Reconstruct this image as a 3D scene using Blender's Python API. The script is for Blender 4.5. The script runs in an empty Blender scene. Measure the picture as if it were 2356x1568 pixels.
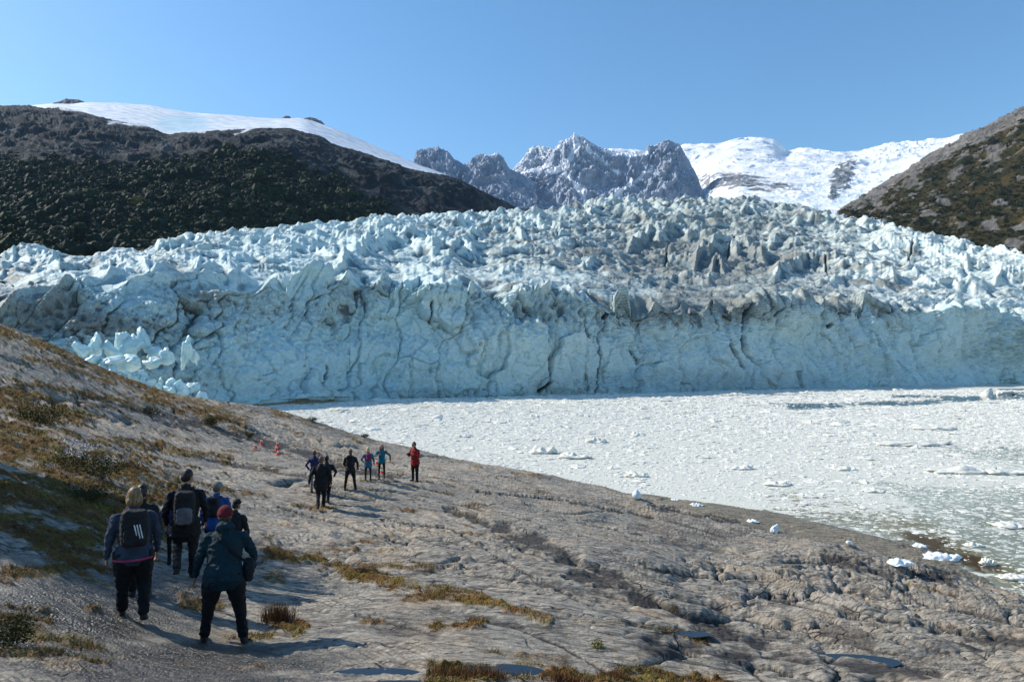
import bpy, math, random, time
import numpy as np
from mathutils import Vector, Matrix, Euler
T0 = time.time()
C = bpy.context.scene.collection
rnd = random.Random(7)
F32 = np.float32

# ------------------------------------------------------------ camera, sky, sun
FPX = 1571.0                      # 24 mm lens, in pixels of a 2356 px wide picture
PITCH = math.atan(46.0 / FPX)
CAMZ = 14.0
cam_d = bpy.data.cameras.new('camera'); cam = bpy.data.objects.new('camera', cam_d); C.objects.link(cam)
cam_d.lens = 24.0; cam_d.sensor_width = 36.0; cam_d.clip_start = 0.1; cam_d.clip_end = 60000
cam.location = (0, 0, CAMZ); cam.rotation_euler = (math.pi / 2 + PITCH, 0, 0)
bpy.context.scene.camera = cam

SUN_DIR = Vector((-0.925, 0.30, 0.0)).normalized() * math.cos(math.radians(37)) + Vector((0, 0, math.sin(math.radians(37))))
sun_d = bpy.data.lights.new('sun', 'SUN'); sun = bpy.data.objects.new('sun', sun_d); C.objects.link(sun)
sun_d.energy = 4.15; sun_d.angle = math.radians(0.53); sun_d.color = (1.0, 0.93, 0.82)
sun.rotation_euler = SUN_DIR.to_track_quat('Z', 'Y').to_euler(); sun.location = (-30, 10, 60)

world = bpy.data.worlds.new('World'); bpy.context.scene.world = world; world.use_nodes = True
wt = world.node_tree; wt.nodes.clear()
sky = wt.nodes.new('ShaderNodeTexSky'); sky.sky_type = 'NISHITA'; sky.sun_disc = False
sky.sun_elevation = math.radians(37); sky.sun_rotation = math.atan2(SUN_DIR.x, SUN_DIR.y)
sky.altitude = 300; sky.air_density = 1.0; sky.dust_density = 0.5; sky.ozone_density = 2.4
bg = wt.nodes.new('ShaderNodeBackground'); bg.inputs[1].default_value = 0.114
wo = wt.nodes.new('ShaderNodeOutputWorld')
hs = wt.nodes.new('ShaderNodeHueSaturation'); hs.inputs['Saturation'].default_value = 1.20; hs.inputs['Hue'].default_value = .494; hs.inputs['Value'].default_value = 1.12
wt.links.new(sky.outputs[0], hs.inputs['Color']); wt.links.new(hs.outputs[0], bg.inputs[0]); wt.links.new(bg.outputs[0], wo.inputs[0])
vs = bpy.context.scene.view_settings
vs.view_transform = 'Standard'; vs.look = 'None'; vs.exposure = 0.60; vs.gamma = 1.0
cy = bpy.context.scene.cycles
cy.max_bounces = 5; cy.diffuse_bounces = 3; cy.glossy_bounces = 2; cy.transmission_bounces = 3
cy.volume_bounces = 0; cy.volume_step_rate = 4.0; cy.caustics_reflective = False; cy.caustics_refractive = False
cy.sample_clamp_indirect = 6.0

# ------------------------------------------------------------ pixel <-> world
CP, SP = math.cos(PITCH), math.sin(PITCH)
def ray(X, Y):
    """direction (scaled to y = 1) through pixel X, Y of the 2356 px wide picture"""
    a = (np.asarray(X, float) - 1178.0) / FPX; b = -(np.asarray(Y, float) - 784.0) / FPX
    dy = CP - b * SP; dz = SP + b * CP
    return a / dy, dz / dy
def at(X, Y, d):
    u, w = ray(X, Y)
    return u * d, d + 0 * u, CAMZ + w * d
def proj(x, y, z):
    zz = np.asarray(z) - CAMZ
    dep = y * CP + zz * SP; up = -y * SP + zz * CP
    dep = np.maximum(dep, 0.05)
    return 1178.0 + FPX * x / dep, 784.0 - FPX * up / dep

# ------------------------------------------------------------ noise
def _hash(ix, iy, iz, seed):
    h = (ix.astype(np.uint32) * np.uint32(0x9E3779B1)) ^ (iy.astype(np.uint32) * np.uint32(0x85EBCA77)) ^ (iz.astype(np.uint32) * np.uint32(0xC2B2AE3D)) ^ np.uint32((seed * 0x27D4EB2F) & 0xffffffff)
    h ^= h >> np.uint32(15); h *= np.uint32(0x2C1B3C6D); h ^= h >> np.uint32(12); h *= np.uint32(0x297A2D39); h ^= h >> np.uint32(15)
    return h
_G3 = np.array([[1,1,0],[-1,1,0],[1,-1,0],[-1,-1,0],[1,0,1],[-1,0,1],[1,0,-1],[-1,0,-1],[0,1,1],[0,-1,1],[0,1,-1],[0,-1,-1],[1,1,0],[-1,1,0],[0,-1,1],[0,-1,-1]], F32)
_G2 = np.array([[math.cos(a), math.sin(a)] for a in np.arange(16) * math.pi / 8], F32)
def _fl(v):
    f = np.floor(v); return f.astype(np.int64).astype(np.int32), (v - f).astype(F32)
def _q(t): return t * t * t * (t * (t * 6 - 15) + 10)
def noise3(x, y, z, seed=0):
    x, y, z = np.broadcast_arrays(np.asarray(x, float), np.asarray(y, float), np.asarray(z, float))
    ix, fx = _fl(x); iy, fy = _fl(y); iz, fz = _fl(z)
    u, v, w = _q(fx), _q(fy), _q(fz)
    out = 0
    for a in (0, 1):
        for b in (0, 1):
            for c in (0, 1):
                g = _G3[_hash(ix + a, iy + b, iz + c, seed) & np.uint32(15)]
                d = g[..., 0] * (fx - a) + g[..., 1] * (fy - b) + g[..., 2] * (fz - c)
                out = out + d * (u if a else 1 - u) * (v if b else 1 - v) * (w if c else 1 - w)
    return out
def noise2(x, y, seed=0):
    x, y = np.broadcast_arrays(np.asarray(x, float), np.asarray(y, float))
    ix, fx = _fl(x); iy, fy = _fl(y); z0 = np.zeros(1, np.int32)
    u, v = _q(fx), _q(fy); out = 0
    for a in (0, 1):
        for b in (0, 1):
            g = _G2[_hash(ix + a, iy + b, z0, seed) & np.uint32(15)]
            out = out + (g[..., 0] * (fx - a) + g[..., 1] * (fy - b)) * (u if a else 1 - u) * (v if b else 1 - v)
    return out * 1.4
def fbm2(x, y, n=4, seed=0, g=0.5):
    s = 0; a = 1.0; f = 1.0
    for k in range(n):
        s = s + a * noise2(x * f + 17.3 * k, y * f - 9.1 * k, seed + k); a *= g; f *= 2.03
    return s
def fbm3(x, y, z, n=4, seed=0, g=0.5):
    s = 0; a = 1.0; f = 1.0
    for k in range(n):
        s = s + a * noise3(x * f + 17.3 * k, y * f - 9.1 * k, z * f + 3.7 * k, seed + k); a *= g; f *= 2.03
    return s
def ridge2(x, y, n=4, seed=0, g=0.5):
    s = 0; a = 1.0; f = 1.0; w = 1.0
    for k in range(n):
        r = 1 - np.abs(noise2(x * f + 5.3 * k, y * f + 11.7 * k, seed + k)) * 1.6; r = r * r * w
        w = np.clip(r * 1.6, 0, 1); s = s + a * r; a *= g; f *= 2.07
    return s
def ridge3(x, y, z, n=4, seed=0, g=0.5):
    s = 0; a = 1.0; f = 1.0; w = 1.0
    for k in range(n):
        r = 1 - np.abs(noise3(x * f + 5.3 * k, y * f + 11.7 * k, z * f, seed + k)) * 1.6; r = r * r * w
        w = np.clip(r * 1.6, 0, 1); s = s + a * r; a *= g; f *= 2.07
    return s
def worley2(x, y, seed=0):
    x, y = np.broadcast_arrays(np.asarray(x, float), np.asarray(y, float))
    ix, fx = _fl(x); iy, fy = _fl(y); z0 = np.zeros(1, np.int32)
    f1 = np.full(x.shape, 9.0, F32); f2 = f1.copy(); idd = np.zeros(x.shape, F32)
    for a in (-1, 0, 1):
        for b in (-1, 0, 1):
            h = _hash(ix + a, iy + b, z0, seed)
            px = a + (h & np.uint32(1023)) / 1023.0 - fx; py = b + ((h >> np.uint32(10)) & np.uint32(1023)) / 1023.0 - fy
            d = np.sqrt(px * px + py * py).astype(F32)
            near = d < f1
            f2 = np.where(near, f1, np.minimum(f2, d)); f1 = np.where(near, d, f1)
            idd = np.where(near, ((h >> np.uint32(20)) & np.uint32(1023)) / F32(1023), idd)
    return f1, f2, idd
def facet2(x, y, seed=0, gap=.05):
    """cells that each carry a flat plane of their own tilt, with a narrow crease between them"""
    x, y = np.broadcast_arrays(np.asarray(x, float), np.asarray(y, float))
    ix, fx = _fl(x); iy, fy = _fl(y); z0 = np.zeros(1, np.int32)
    f1 = np.full(x.shape, 9.0, F32); f2 = f1.copy(); val = np.zeros(x.shape, F32)
    for a in (-1, 0, 1):
        for b in (-1, 0, 1):
            h = _hash(ix + a, iy + b, z0, seed); g = _hash(ix + a, iy + b, z0, seed + 77)
            px = a + (h & np.uint32(1023)) / 1023.0 - fx; py = b + ((h >> np.uint32(10)) & np.uint32(1023)) / 1023.0 - fy
            d = np.maximum(np.abs(px * .9 + py * .35), np.abs(py * .9 - px * .35)).astype(F32) * .6 + np.sqrt(px * px + py * py).astype(F32) * .4
            v = ((h >> np.uint32(20)) & np.uint32(1023)) / 1023.0 - .5 + 1.5 * (((g & np.uint32(1023)) / 1023.0 - .5) * px + (((g >> np.uint32(10)) & np.uint32(1023)) / 1023.0 - .5) * py)
            near = d < f1
            f2 = np.where(near, f1, np.minimum(f2, d)); val = np.where(near, v, val).astype(F32); f1 = np.where(near, d, f1)
    return val - .35 * np.exp(-((f2 - f1) / gap) ** 2), f2 - f1
def sstep(a, b, t):
    t = np.clip((t - a) / (b - a), 0, 1); return t * t * (3 - 2 * t)
def stroke(X, Y, pts, ay=1.0):
    """distance in pixels from X, Y to a polyline (rows stretched by ay)"""
    best = np.full(np.shape(X), 1e9)
    for (x0, y0), (x1, y1) in zip(pts[:-1], pts[1:]):
        dx, dy = x1 - x0, (y1 - y0) * ay; L = dx * dx + dy * dy
        px, py = X - x0, (Y - y0) * ay
        t = np.clip((px * dx + py * dy) / L, 0, 1)
        best = np.minimum(best, np.hypot(px - t * dx, py - t * dy))
    return best
def ell(X, Y, cx, cy_, rx, ry, deg=0):
    c, s = math.cos(math.radians(deg)), math.sin(math.radians(deg))
    dx, dy = X - cx, Y - cy_
    return np.hypot((dx * c + dy * s) / rx, (-dx * s + dy * c) / ry)
def poly(X, pts):
    return np.interp(X, [p[0] for p in pts], [p[1] for p in pts])
def spoly(X, pts, k=7):
    """a polyline eased at its corners"""
    s = 0
    for o in (-1.5, -.75, 0, .75, 1.5): s = s + poly(X + o * k, pts)
    return s / 5

# ------------------------------------------------------------ mesh helpers
def link(name, me, parent=None, mat=None):
    o = bpy.data.objects.new(name, me); C.objects.link(o)
    if mat is not None:
        me.materials.clear(); me.materials.append(mat)
    if parent is not None: o.parent = parent
    return o
def tag(o, label=None, cat=None, group=None, kind=None):
    if label: o['label'] = label
    if cat: o['category'] = cat
    if group: o['group'] = group
    if kind: o['kind'] = kind
    return o
def mesh_np(name, co, faces, smooth=True, attrs=None, colors=None):
    me = bpy.data.meshes.new(name)
    co = np.ascontiguousarray(co, F32).reshape(-1, 3); faces = np.ascontiguousarray(faces, np.int32)
    n, k = faces.shape
    me.vertices.add(len(co)); me.vertices.foreach_set('co', co.ravel())
    me.loops.add(n * k); me.loops.foreach_set('vertex_index', faces.ravel())
    me.polygons.add(n); me.polygons.foreach_set('loop_start', np.arange(0, n * k, k, dtype=np.int32))
    me.polygons.foreach_set('loop_total', np.full(n, k, np.int32))
    me.polygons.foreach_set('use_smooth', np.full(n, smooth, bool))
    for nm, v in (attrs or {}).items():
        a = me.attributes.new(nm, 'FLOAT', 'POINT'); a.data.foreach_set('value', np.ascontiguousarray(v, F32).ravel())
    for nm, v in (colors or {}).items():
        v = np.asarray(v, F32).reshape(-1, 3); v = np.concatenate([v, np.ones((len(v), 1), F32)], 1)
        a = me.color_attributes.new(nm, 'FLOAT_COLOR', 'POINT'); a.data.foreach_set('color', v.ravel())
    me.update(calc_edges=True)
    return me
def grid_faces(nr, nc, keep=None):
    i = np.arange(nr * nc).reshape(nr, nc)
    f = np.stack([i[:-1, :-1], i[:-1, 1:], i[1:, 1:], i[1:, :-1]], -1).reshape(-1, 4)
    if keep is not None: f = f[keep[f].all(1)]
    return f
def normals(P):
    """normals of a grid P[r, c, 3], turned to the camera side / up"""
    a = np.gradient(P, axis=1); b = np.gradient(P, axis=0)
    n = np.cross(a, b); n /= np.linalg.norm(n, axis=-1, keepdims=True) + 1e-9
    s = np.where((n[..., 2] - n[..., 1]) < 0, -1, 1)
    return n * s[..., None]
def loft(levels, X, rows):
    """levels: (Y polyline, distance polyline) from near to far; rows between them. Returns P[r, c, 3]"""
    pts = []
    for yl, dl in levels:
        Y = spoly(X, yl) if isinstance(yl, list) else np.full(len(X), float(yl))
        d = poly(X, dl) if isinstance(dl, list) else np.full(len(X), float(dl))
        pts.append(np.stack(at(X, Y, d), -1))
    pts = np.array(pts); out = []
    n = len(pts)
    for k in range(n - 1):
        m = rows[k]; t = np.linspace(0, 1, m, endpoint=(k == n - 2))[:, None, None]
        p0 = pts[max(k - 1, 0)]; p1 = pts[k]; p2 = pts[k + 1]; p3 = pts[min(k + 2, n - 1)]
        L = np.linalg.norm(p2 - p1, axis=-1, keepdims=True)
        m1 = (p2 - p0); m1 = m1 / (np.linalg.norm(m1, axis=-1, keepdims=True) + 1e-9) * L
        m2 = (p3 - p1); m2 = m2 / (np.linalg.norm(m2, axis=-1, keepdims=True) + 1e-9) * L
        s = 0.55
        out.append((2*t**3 - 3*t**2 + 1) * p1 + (t**3 - 2*t**2 + t) * m1 * s + (-2*t**3 + 3*t**2) * p2 + (t**3 - t**2) * m2 * s)
    return np.concatenate(out, 0)

# ------------------------------------------------------------ node materials
class NT:
    def __init__(s, name):
        s.m = bpy.data.materials.new(name); s.m.use_nodes = True; s.t = s.m.node_tree
        s.t.nodes.clear()
        s.out = s.t.nodes.new('ShaderNodeOutputMaterial'); s.b = s.t.nodes.new('ShaderNodeBsdfPrincipled')
        s.t.links.new(s.b.outputs[0], s.out.inputs[0]); s.b.inputs['Specular IOR Level'].default_value = 0.3
        s.co = None
    def n(s, typ, **kw):
        nd = s.t.nodes.new('ShaderNode' + typ)
        for k, v in kw.items(): setattr(nd, k, v)
        return nd
    def set(s, sock, v):
        if isinstance(v, bpy.types.NodeSocket): s.t.links.new(v, sock)
        elif isinstance(v, (tuple, list)) and len(v) == 3 and sock.type == 'RGBA': sock.default_value = (*v, 1)
        else: sock.default_value = v
    def pos(s):
        if s.co is None: s.co = s.n('TexCoord').outputs['Object']
        return s.co
    def map(s, scale=(1, 1, 1), rot=(0, 0, 0), vec=None):
        m = s.n('Mapping'); s.set(m.inputs['Vector'], vec or s.pos()); m.inputs['Scale'].default_value = scale; m.inputs['Rotation'].default_value = rot
        return m.outputs[0]
    def noise(s, scale, detail=5, rough=0.55, vec=None, dist=0.0):
        n = s.n('TexNoise'); s.set(n.inputs['Vector'], vec or s.pos()); n.inputs['Scale'].default_value = scale
        n.inputs['Detail'].default_value = detail; n.inputs['Roughness'].default_value = rough; n.inputs['Distortion'].default_value = dist
        return n.outputs['Fac']
    def voro(s, scale, vec=None, feature='F1', out='Distance', rnd_=1.0):
        n = s.n('TexVoronoi', feature=feature); s.set(n.inputs['Vector'], vec or s.pos()); n.inputs['Scale'].default_value = scale
        n.inputs['Randomness'].default_value = rnd_
        return n.outputs[out]
    def attr(s, name, out='Fac'):
        return s.n('Attribute', attribute_name=name).outputs[out]
    def math(s, op, a, b=0.0, c=None, clamp=False):
        n = s.n('Math', operation=op, use_clamp=clamp); s.set(n.inputs[0], a); s.set(n.inputs[1], b)
        if c is not None: s.set(n.inputs[2], c)
        return n.outputs[0]
    def rng(s, v, a, b, c=0.0, d=1.0):
        n = s.n('MapRange'); n.interpolation_type = 'SMOOTHSTEP'
        for k, q in enumerate((v, a, b, c, d)): s.set(n.inputs[k], q)
        return n.outputs[0]
    def mix(s, f, a, b, mode='MIX'):
        n = s.n('Mix', data_type='RGBA', blend_type=mode); s.set(n.inputs[0], f); s.set(n.inputs[6], a); s.set(n.inputs[7], b)
        return n.outputs[2]
    def ramp(s, f, stops):
        n = s.n('ValToRGB'); s.set(n.inputs[0], f); e = n.color_ramp.elements
        while len(e) < len(stops): e.new(0.5)
        for k, (p, c) in enumerate(stops): e[k].position = p; e[k].color = (*c, 1)
        return n.outputs[0]
    def bump(s, h, strength=0.5, dist=0.1, normal=None):
        n = s.n('Bump'); s.set(n.inputs['Height'], h); s.set(n.inputs['Strength'], strength); n.inputs['Distance'].default_value = dist
        if normal is not None: s.set(n.inputs['Normal'], normal)
        return n.outputs[0]
    def done(s, color=None, rough=None, normal=None, **kw):
        if color is not None: s.set(s.b.inputs['Base Color'], color)
        if rough is not None: s.set(s.b.inputs['Roughness'], rough)
        if normal is not None: s.set(s.b.inputs['Normal'], normal)
        for k, v in kw.items(): s.set(s.b.inputs[k.replace('_', ' ')], v)
        return s.m
def tube(pts, rad, right=(1, 0, 0), n=14, cap=True):
    """pts [k,3]; rad list of r or (rx, ry): rx along RIGHT"""
    pts = np.array(pts, float); k = len(pts)
    rad = [(r, r) if not isinstance(r, (tuple, list)) else r for r in rad]
    tg = np.gradient(pts, axis=0); tg /= np.linalg.norm(tg, axis=1, keepdims=True) + 1e-9
    if cap:
        pts = np.concatenate([[pts[0] - tg[0] * min(rad[0]) * .5], pts, [pts[-1] + tg[-1] * min(rad[-1]) * .5]])
        rad = [(rad[0][0] * .62, rad[0][1] * .62)] + list(rad) + [(rad[-1][0] * .62, rad[-1][1] * .62)]
        tg = np.concatenate([[tg[0]], tg, [tg[-1]]]); k += 2
    V = []; a = np.arange(n) / n * 2 * math.pi
    for i in range(k):
        t = tg[i]; r = np.array(right, float); r = r - t * r.dot(t)
        if np.linalg.norm(r) < .15: r = np.array([0, 1., 0]) - t * t[1]
        r /= np.linalg.norm(r); f = np.cross(t, r)
        V.append(pts[i] + np.outer(np.cos(a), r) * rad[i][0] + np.outer(np.sin(a), f) * rad[i][1])
    V = np.concatenate(V + [[pts[0]], [pts[-1]]]); F = []
    for i in range(k - 1):
        for j in range(n): F.append((i * n + j, i * n + (j + 1) % n, (i + 1) * n + (j + 1) % n, (i + 1) * n + j))
    for j in range(n):
        F.append((k * n, (j + 1) % n, j, j)); F.append((k * n + 1, (k - 1) * n + j, (k - 1) * n + (j + 1) % n, (k - 1) * n + (j + 1) % n))
    return V, np.array(F)
def blob(c, ax, rot=None, e=1.0, e2=1.0, nu=18, nv=12):
    """superellipsoid; e, e2 < 1 squarer"""
    u = np.arange(nu) / nu * 2 * math.pi; v = np.linspace(-math.pi / 2, math.pi / 2, nv)
    sg = lambda q, p: np.sign(q) * np.abs(q) ** p
    V = []
    for b in v:
        V.append(np.stack([sg(np.cos(b), e) * sg(np.cos(u), e2) * ax[0], sg(np.cos(b), e) * sg(np.sin(u), e2) * ax[1], 0 * u + sg(np.sin(b), e) * ax[2]], 1))
    V = np.concatenate(V)
    if rot is not None: V = V @ np.array(Euler(rot).to_matrix()).T
    V = V + np.array(c, float); F = []
    for i in range(nv - 1):
        for j in range(nu): F.append((i * nu + j, i * nu + (j + 1) % nu, (i + 1) * nu + (j + 1) % nu, (i + 1) * nu + j))
    return V, np.array(F)
# ------------------------------------------------------------ the rock slope in front
_CTL = [  # pixel column, pixel row, distance
 (-350,1568,5.0),(0,1568,5.0),(300,1568,5.3),(590,1568,5.5),(900,1568,5.7),(1178,1568,5.9),(1450,1568,6.6),(1700,1568,7.5),(2100,1568,8.5),(2356,1568,9.3),(2700,1568,10.5),
 (-350,1340,7.5),(0,1370,7.6),(310,1427,8.4),(505,1477,8.2),(428,1332,10.9),(390,1316,11.6),(800,1430,9.2),(1178,1400,10.5),(1500,1445,10.5),(1800,1470,11.5),(2100,1450,14),(2356,1470,16),(2700,1520,17),
 (-350,1000,14),(0,1180,12.0),(200,1230,12.4),(600,1292,13.8),(0,960,21),(300,1080,19),(-300,720,30),
 (738,1173,22),(748,1163,22.6),(600,1130,24),(808,1128,24.6),(845,1108,28),(880,1103,31),(957,1110,28.6),(1178,1250,17.5),(1178,1165,27),(1400,1210,23),(1700,1310,21),(1700,1240,30),(2100,1372,20),
 (878,1091,35),(868,1070,41),(590,1034,40),(602,1024,42),(640,1048,38),(1178,1108,38),(1350,1160,34),(450,1000,36),(300,960,34),(120,870,33),
 (0,755,40),(150,805,45),(300,875,50),(430,915,55),(590,938,60),(700,965,61),(850,1008,58),(970,1038,54),(1100,1068,51),(1300,1112,47),(1460,1142,44),(1600,1175,40),(1750,1212,36),(1900,1256,32),(2100,1310,28.5),(2356,1385,26.5),(2700,1480,26),(-350,600,36),
]
_CTLZ = [  # pixel column, distance, height above the water
 (-350,60,19),(0,60,13),(300,75,8),(590,85,5),(850,80,3.0),(-350,120,0),(0,120,-6),(300,120,-6),(590,120,-6),(850,110,-4),
 (1100,66,3.2),(1100,80,0.5),(1100,95,-2.5),(1300,58,2.6),(1300,70,1.0),(1300,85,-1.5),(1500,56,1.6),(1500,66,0.75),(1500,80,-1.2),
 (1700,50,1.0),(1700,62,0.4),(1700,74,-1.0),(1900,45,0.75),(1900,56,0.3),(1900,66,-0.8),(2080,43,0.7),(2080,50,0.35),(2080,58,-0.9),
 (2230,41,0.3),(2230,46,0.1),(2230,52,-0.8),(2356,38,-0.2),(2356,44,-0.9),(2700,40,-2.5),(2700,60,-5),(2356,75,-4),(1900,100,-5),(1500,110,-5),(2700,100,-8),
 (-350,3,12.6),(1178,3,12.3),(2700,3,11.6),(1178,4.2,11.8),(2700,5,10.8),(-350,4,12.3),
]
_cx, _cz = [], []
for X_, Y_, d_ in _CTL:
    a_, b_, c_ = at(X_, Y_, d_); _cx.append((float(a_) / d_, math.log(d_))); _cz.append(float(c_))
for X_, d_, z_ in _CTLZ:
    _cx.append(((X_ - 1178) / FPX, math.log(d_))); _cz.append(z_)
_cx = np.array(_cx) * np.array([1.0, 0.8]); _cz = np.array(_cz)
def _tps(r2): return 0.5 * r2 * np.log(r2 + 1e-12)
_n = len(_cx)
_K = _tps(((_cx[:, None] - _cx[None]) ** 2).sum(-1)) + np.eye(_n) * 0.002
_Pm = np.concatenate([np.ones((_n, 1)), _cx], 1)
_A = np.block([[_K, _Pm], [_Pm.T, np.zeros((3, 3))]])
_W = np.linalg.solve(_A, np.concatenate([_cz, np.zeros(3)]))
def base_h(x, y):
    a = np.asarray(x, float) / np.maximum(y, 1e-3); l = np.log(np.maximum(y, 1.0)) * 0.8
    z = _W[_n] + _W[_n + 1] * a + _W[_n + 2] * l
    for k in range(_n):
        z = z + _W[k] * _tps((a - _cx[k, 0]) ** 2 + (l - _cx[k, 1]) ** 2)
    return z
POOLS = [  # pixel column, row, distance guess, half width, half depth
 (865, 1530, 6.6, .42, .14), (925, 1556, 6.1, .33, .10), (1130, 1524, 6.9, .48, .17), (1930, 1516, 9.6, .80, .24), (1545, 1474, 9.6, .5, .12)]
POOLW = []
def rock_h(x, y, fine=True):
    x = np.asarray(x, float); y = np.asarray(y, float)
    z0 = base_h(x, y)
    X, Y = proj(x, y, z0)
    # foliation runs across the view, dipping to the right
    th = math.radians(-24); c, s_ = math.cos(th), math.sin(th)
    wx = x + 1.3 * fbm2(x / 7, y / 7, 3, 3); wy = y + 1.3 * fbm2(x / 7 + 9, y / 7, 3, 5)
    s = wx * c + wy * s_; t = -wx * s_ + wy * c
    near = 1 / (1 + (y / 60) ** 2)
    rough = sstep(1250, 1750, X) * sstep(1230, 1330, Y) + 0.5 * np.exp(-(stroke(X, Y, [(560, 1235), (680, 1270), (820, 1340)]) / 50) ** 2) + .5 * np.exp(-ell(X, Y, 1180, 1330, 420, 90, 14) ** 4) + .35 * np.exp(-(stroke(X, Y, [(500, 925), (700, 1000), (960, 1085)]) / 25) ** 2)
    rough = np.clip(rough, 0, 1)
    z = z0 + (0.20 + .22 * sstep(1000, 1400, X)) * fbm2(s / 12, t / 5, 2, 11) * np.clip(y / 14, .3, 1.4) * np.clip((z0 + 1.0) / 2.5, 0.12, 1)
    k = np.clip((z0 + 1.2) / 2.0, 0.25, 1) * np.clip(y / 18, .6, 1.25)
    z = z + (0.06 + .06 * rough) * (ridge2(s / 5.2, t / 1.5, 3, 21) - 0.75) * k
    z = z + (.028 + .03 * rough) * (ridge2(s / 2.0, t / .34, 3, 31) - 0.75) * k
    # pillow knobs with creases between them
    f1, f2, idd = worley2(s / 2.3 + .35 * fbm2(x / 1.1, y / 1.1, 3, 41), t / 1.05 + .35 * fbm2(x / .9, y / .9, 3, 42), 5)
    cr = np.clip((f2 - f1) * 3.2, 0, 1)
    z = z + rough * (0.20 * (np.sqrt(cr) - 0.85) + 0.16 * (idd - .5)) * k
    f1b, f2b, idb = worley2(s / .75 + .3 * fbm2(x / .4, y / .4, 2, 44), t / .42, 6)
    z = z + (0.25 * rough + .012) * 0.22 * (np.sqrt(np.clip((f2b - f1b) * 3, 0, 1)) - .8) * k
    # long joints and steps
    jt = t / 5.5 + .8 * fbm2(s / 9, t / 6, 3, 51); fr = jt - np.floor(jt)
    z = z - 0.22 * np.exp(-((fr - .5) / .04) ** 2) * k * sstep(-.15, .25, noise2(s / 6, t / 6, 52))
    if fine:
        z = z + 0.013 * fbm2(s / .60, t / .12, 4, 61, .6) + 0.007 * fbm2(x / .16, y / .10, 3, 65, .6)
        z = z + 0.010 * (ridge2(s / .9, t / .085, 2, 68) - .7) * np.clip(y / 12, 1, 3)
    # hollows for the little pools
    for (lx, ly, rx, ry, lv) in POOLW:
        q = np.hypot((x - lx) / rx, (y - ly) / ry) + .4 * fbm2(x / .35, y / .2, 3, 77)
        z = np.where(q < 1.6, np.minimum(z, lv - .05 + .22 * np.maximum(q - .85, 0) ** .8), z)
    return z
for X_, Y_, d_, rx, ry in POOLS:
    u_, w_ = ray(X_, Y_); lo, hi = 3.0, 30.0
    for it in range(30):
        md = (lo + hi) / 2
        if 14 + float(w_) * md > float(base_h(float(u_) * md, md)): lo = md
        else: hi = md
    px_, py_ = float(u_) * md, md
    aa_ = np.arange(24) * math.pi / 12; POOLW.append((px_, py_, rx, ry, float(rock_h(px_ + 1.1 * rx * np.cos(aa_), py_ + 1.1 * ry * np.sin(aa_)).mean() * .6 + rock_h(px_ + rx * np.cos(aa_), py_ + ry * np.sin(aa_)).min() * .4) - .01))
def ground(x, y): return float(rock_h(np.array([float(x)]), np.array([float(y)]))[0])
def hit(X, Y):
    """where the ray through a pixel meets the rock"""
    u_, w_ = ray(X, Y); ds = np.exp(np.linspace(math.log(3.5), math.log(90), 900))
    h = rock_h(float(u_) * ds, ds, False); r = CAMZ + float(w_) * ds
    k = np.nonzero(r < h)[0]
    d = ds[k[0]] if len(k) else 60.0
    return float(u_) * d, d, ground(float(u_) * d, d)

# colour masks, by where the patches lie on the rock
MOSS = [  # polyline, half width, strength
 ([(-60,735),(0,762),(150,812),(300,880),(400,917)],13,1),([(0,905),(90,945),(170,960)],36,1.3),([(60,880),(200,905)],7,.8),([(150,850),(260,880)],9,.9),([(60,822),(210,862)],9,.9),
 ([(330,915),(560,970)],11,1),([(200,905),(330,930)],8,.8),([(215,1015),(370,1022)],10,.9),([(330,1030),(520,1055)],8,.9),([(470,955),(560,975)],12,1),([(380,1035),(480,1050)],8,.9),
 ([(0,1010),(60,1030),(150,1075),(300,1095)],46,1.3),([(-60,1110),(100,1140),(250,1170),(330,1180)],75,1.5),([(0,1240),(200,1260)],60,1.2),([(0,1330),(160,1300)],22,.9),([(0,1425),(50,1450)],40,1.1),([(0,1500),(200,1540)],14,.5),
 ([(640,1275),(760,1298),(860,1330),(960,1355),(1090,1380),(1185,1398)],13,1),([(620,1265),(720,1290)],16,.9),([(950,1345),(1120,1385)],16,.9),([(425,1380),(500,1390)],14,.9),([(600,1325),(640,1330)],10,.7),
 ([(985,1440),(1110,1440)],10,1.1),([(1100,1478),(1120,1480)],9,1.1),([(620,1425),(680,1445)],16,1.1),([(830,1432),(880,1428)],5,.9),([(1180,1400),(1260,1425)],8,.8),([(1370,1480),(1420,1500)],8,.9),([(1000,1550),(1180,1556),(1480,1566),(1700,1575)],15,1.1),([(1480,1445),(1620,1470)],8,.8),([(840,1310),(870,1330)],12,.8),
 ([(1180,1525),(1240,1530)],6,.6),([(620,930),(640,950),(720,960)],8,.8),([(820,1300),(1000,1310)],6,.7),([(430,920),(530,950)],10,.8),([(100,1010),(160,1030)],10,.8),([(1530,1385),(1560,1400)],7,.6),([(2090,1345),(2200,1370)],5,.5)]
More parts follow.
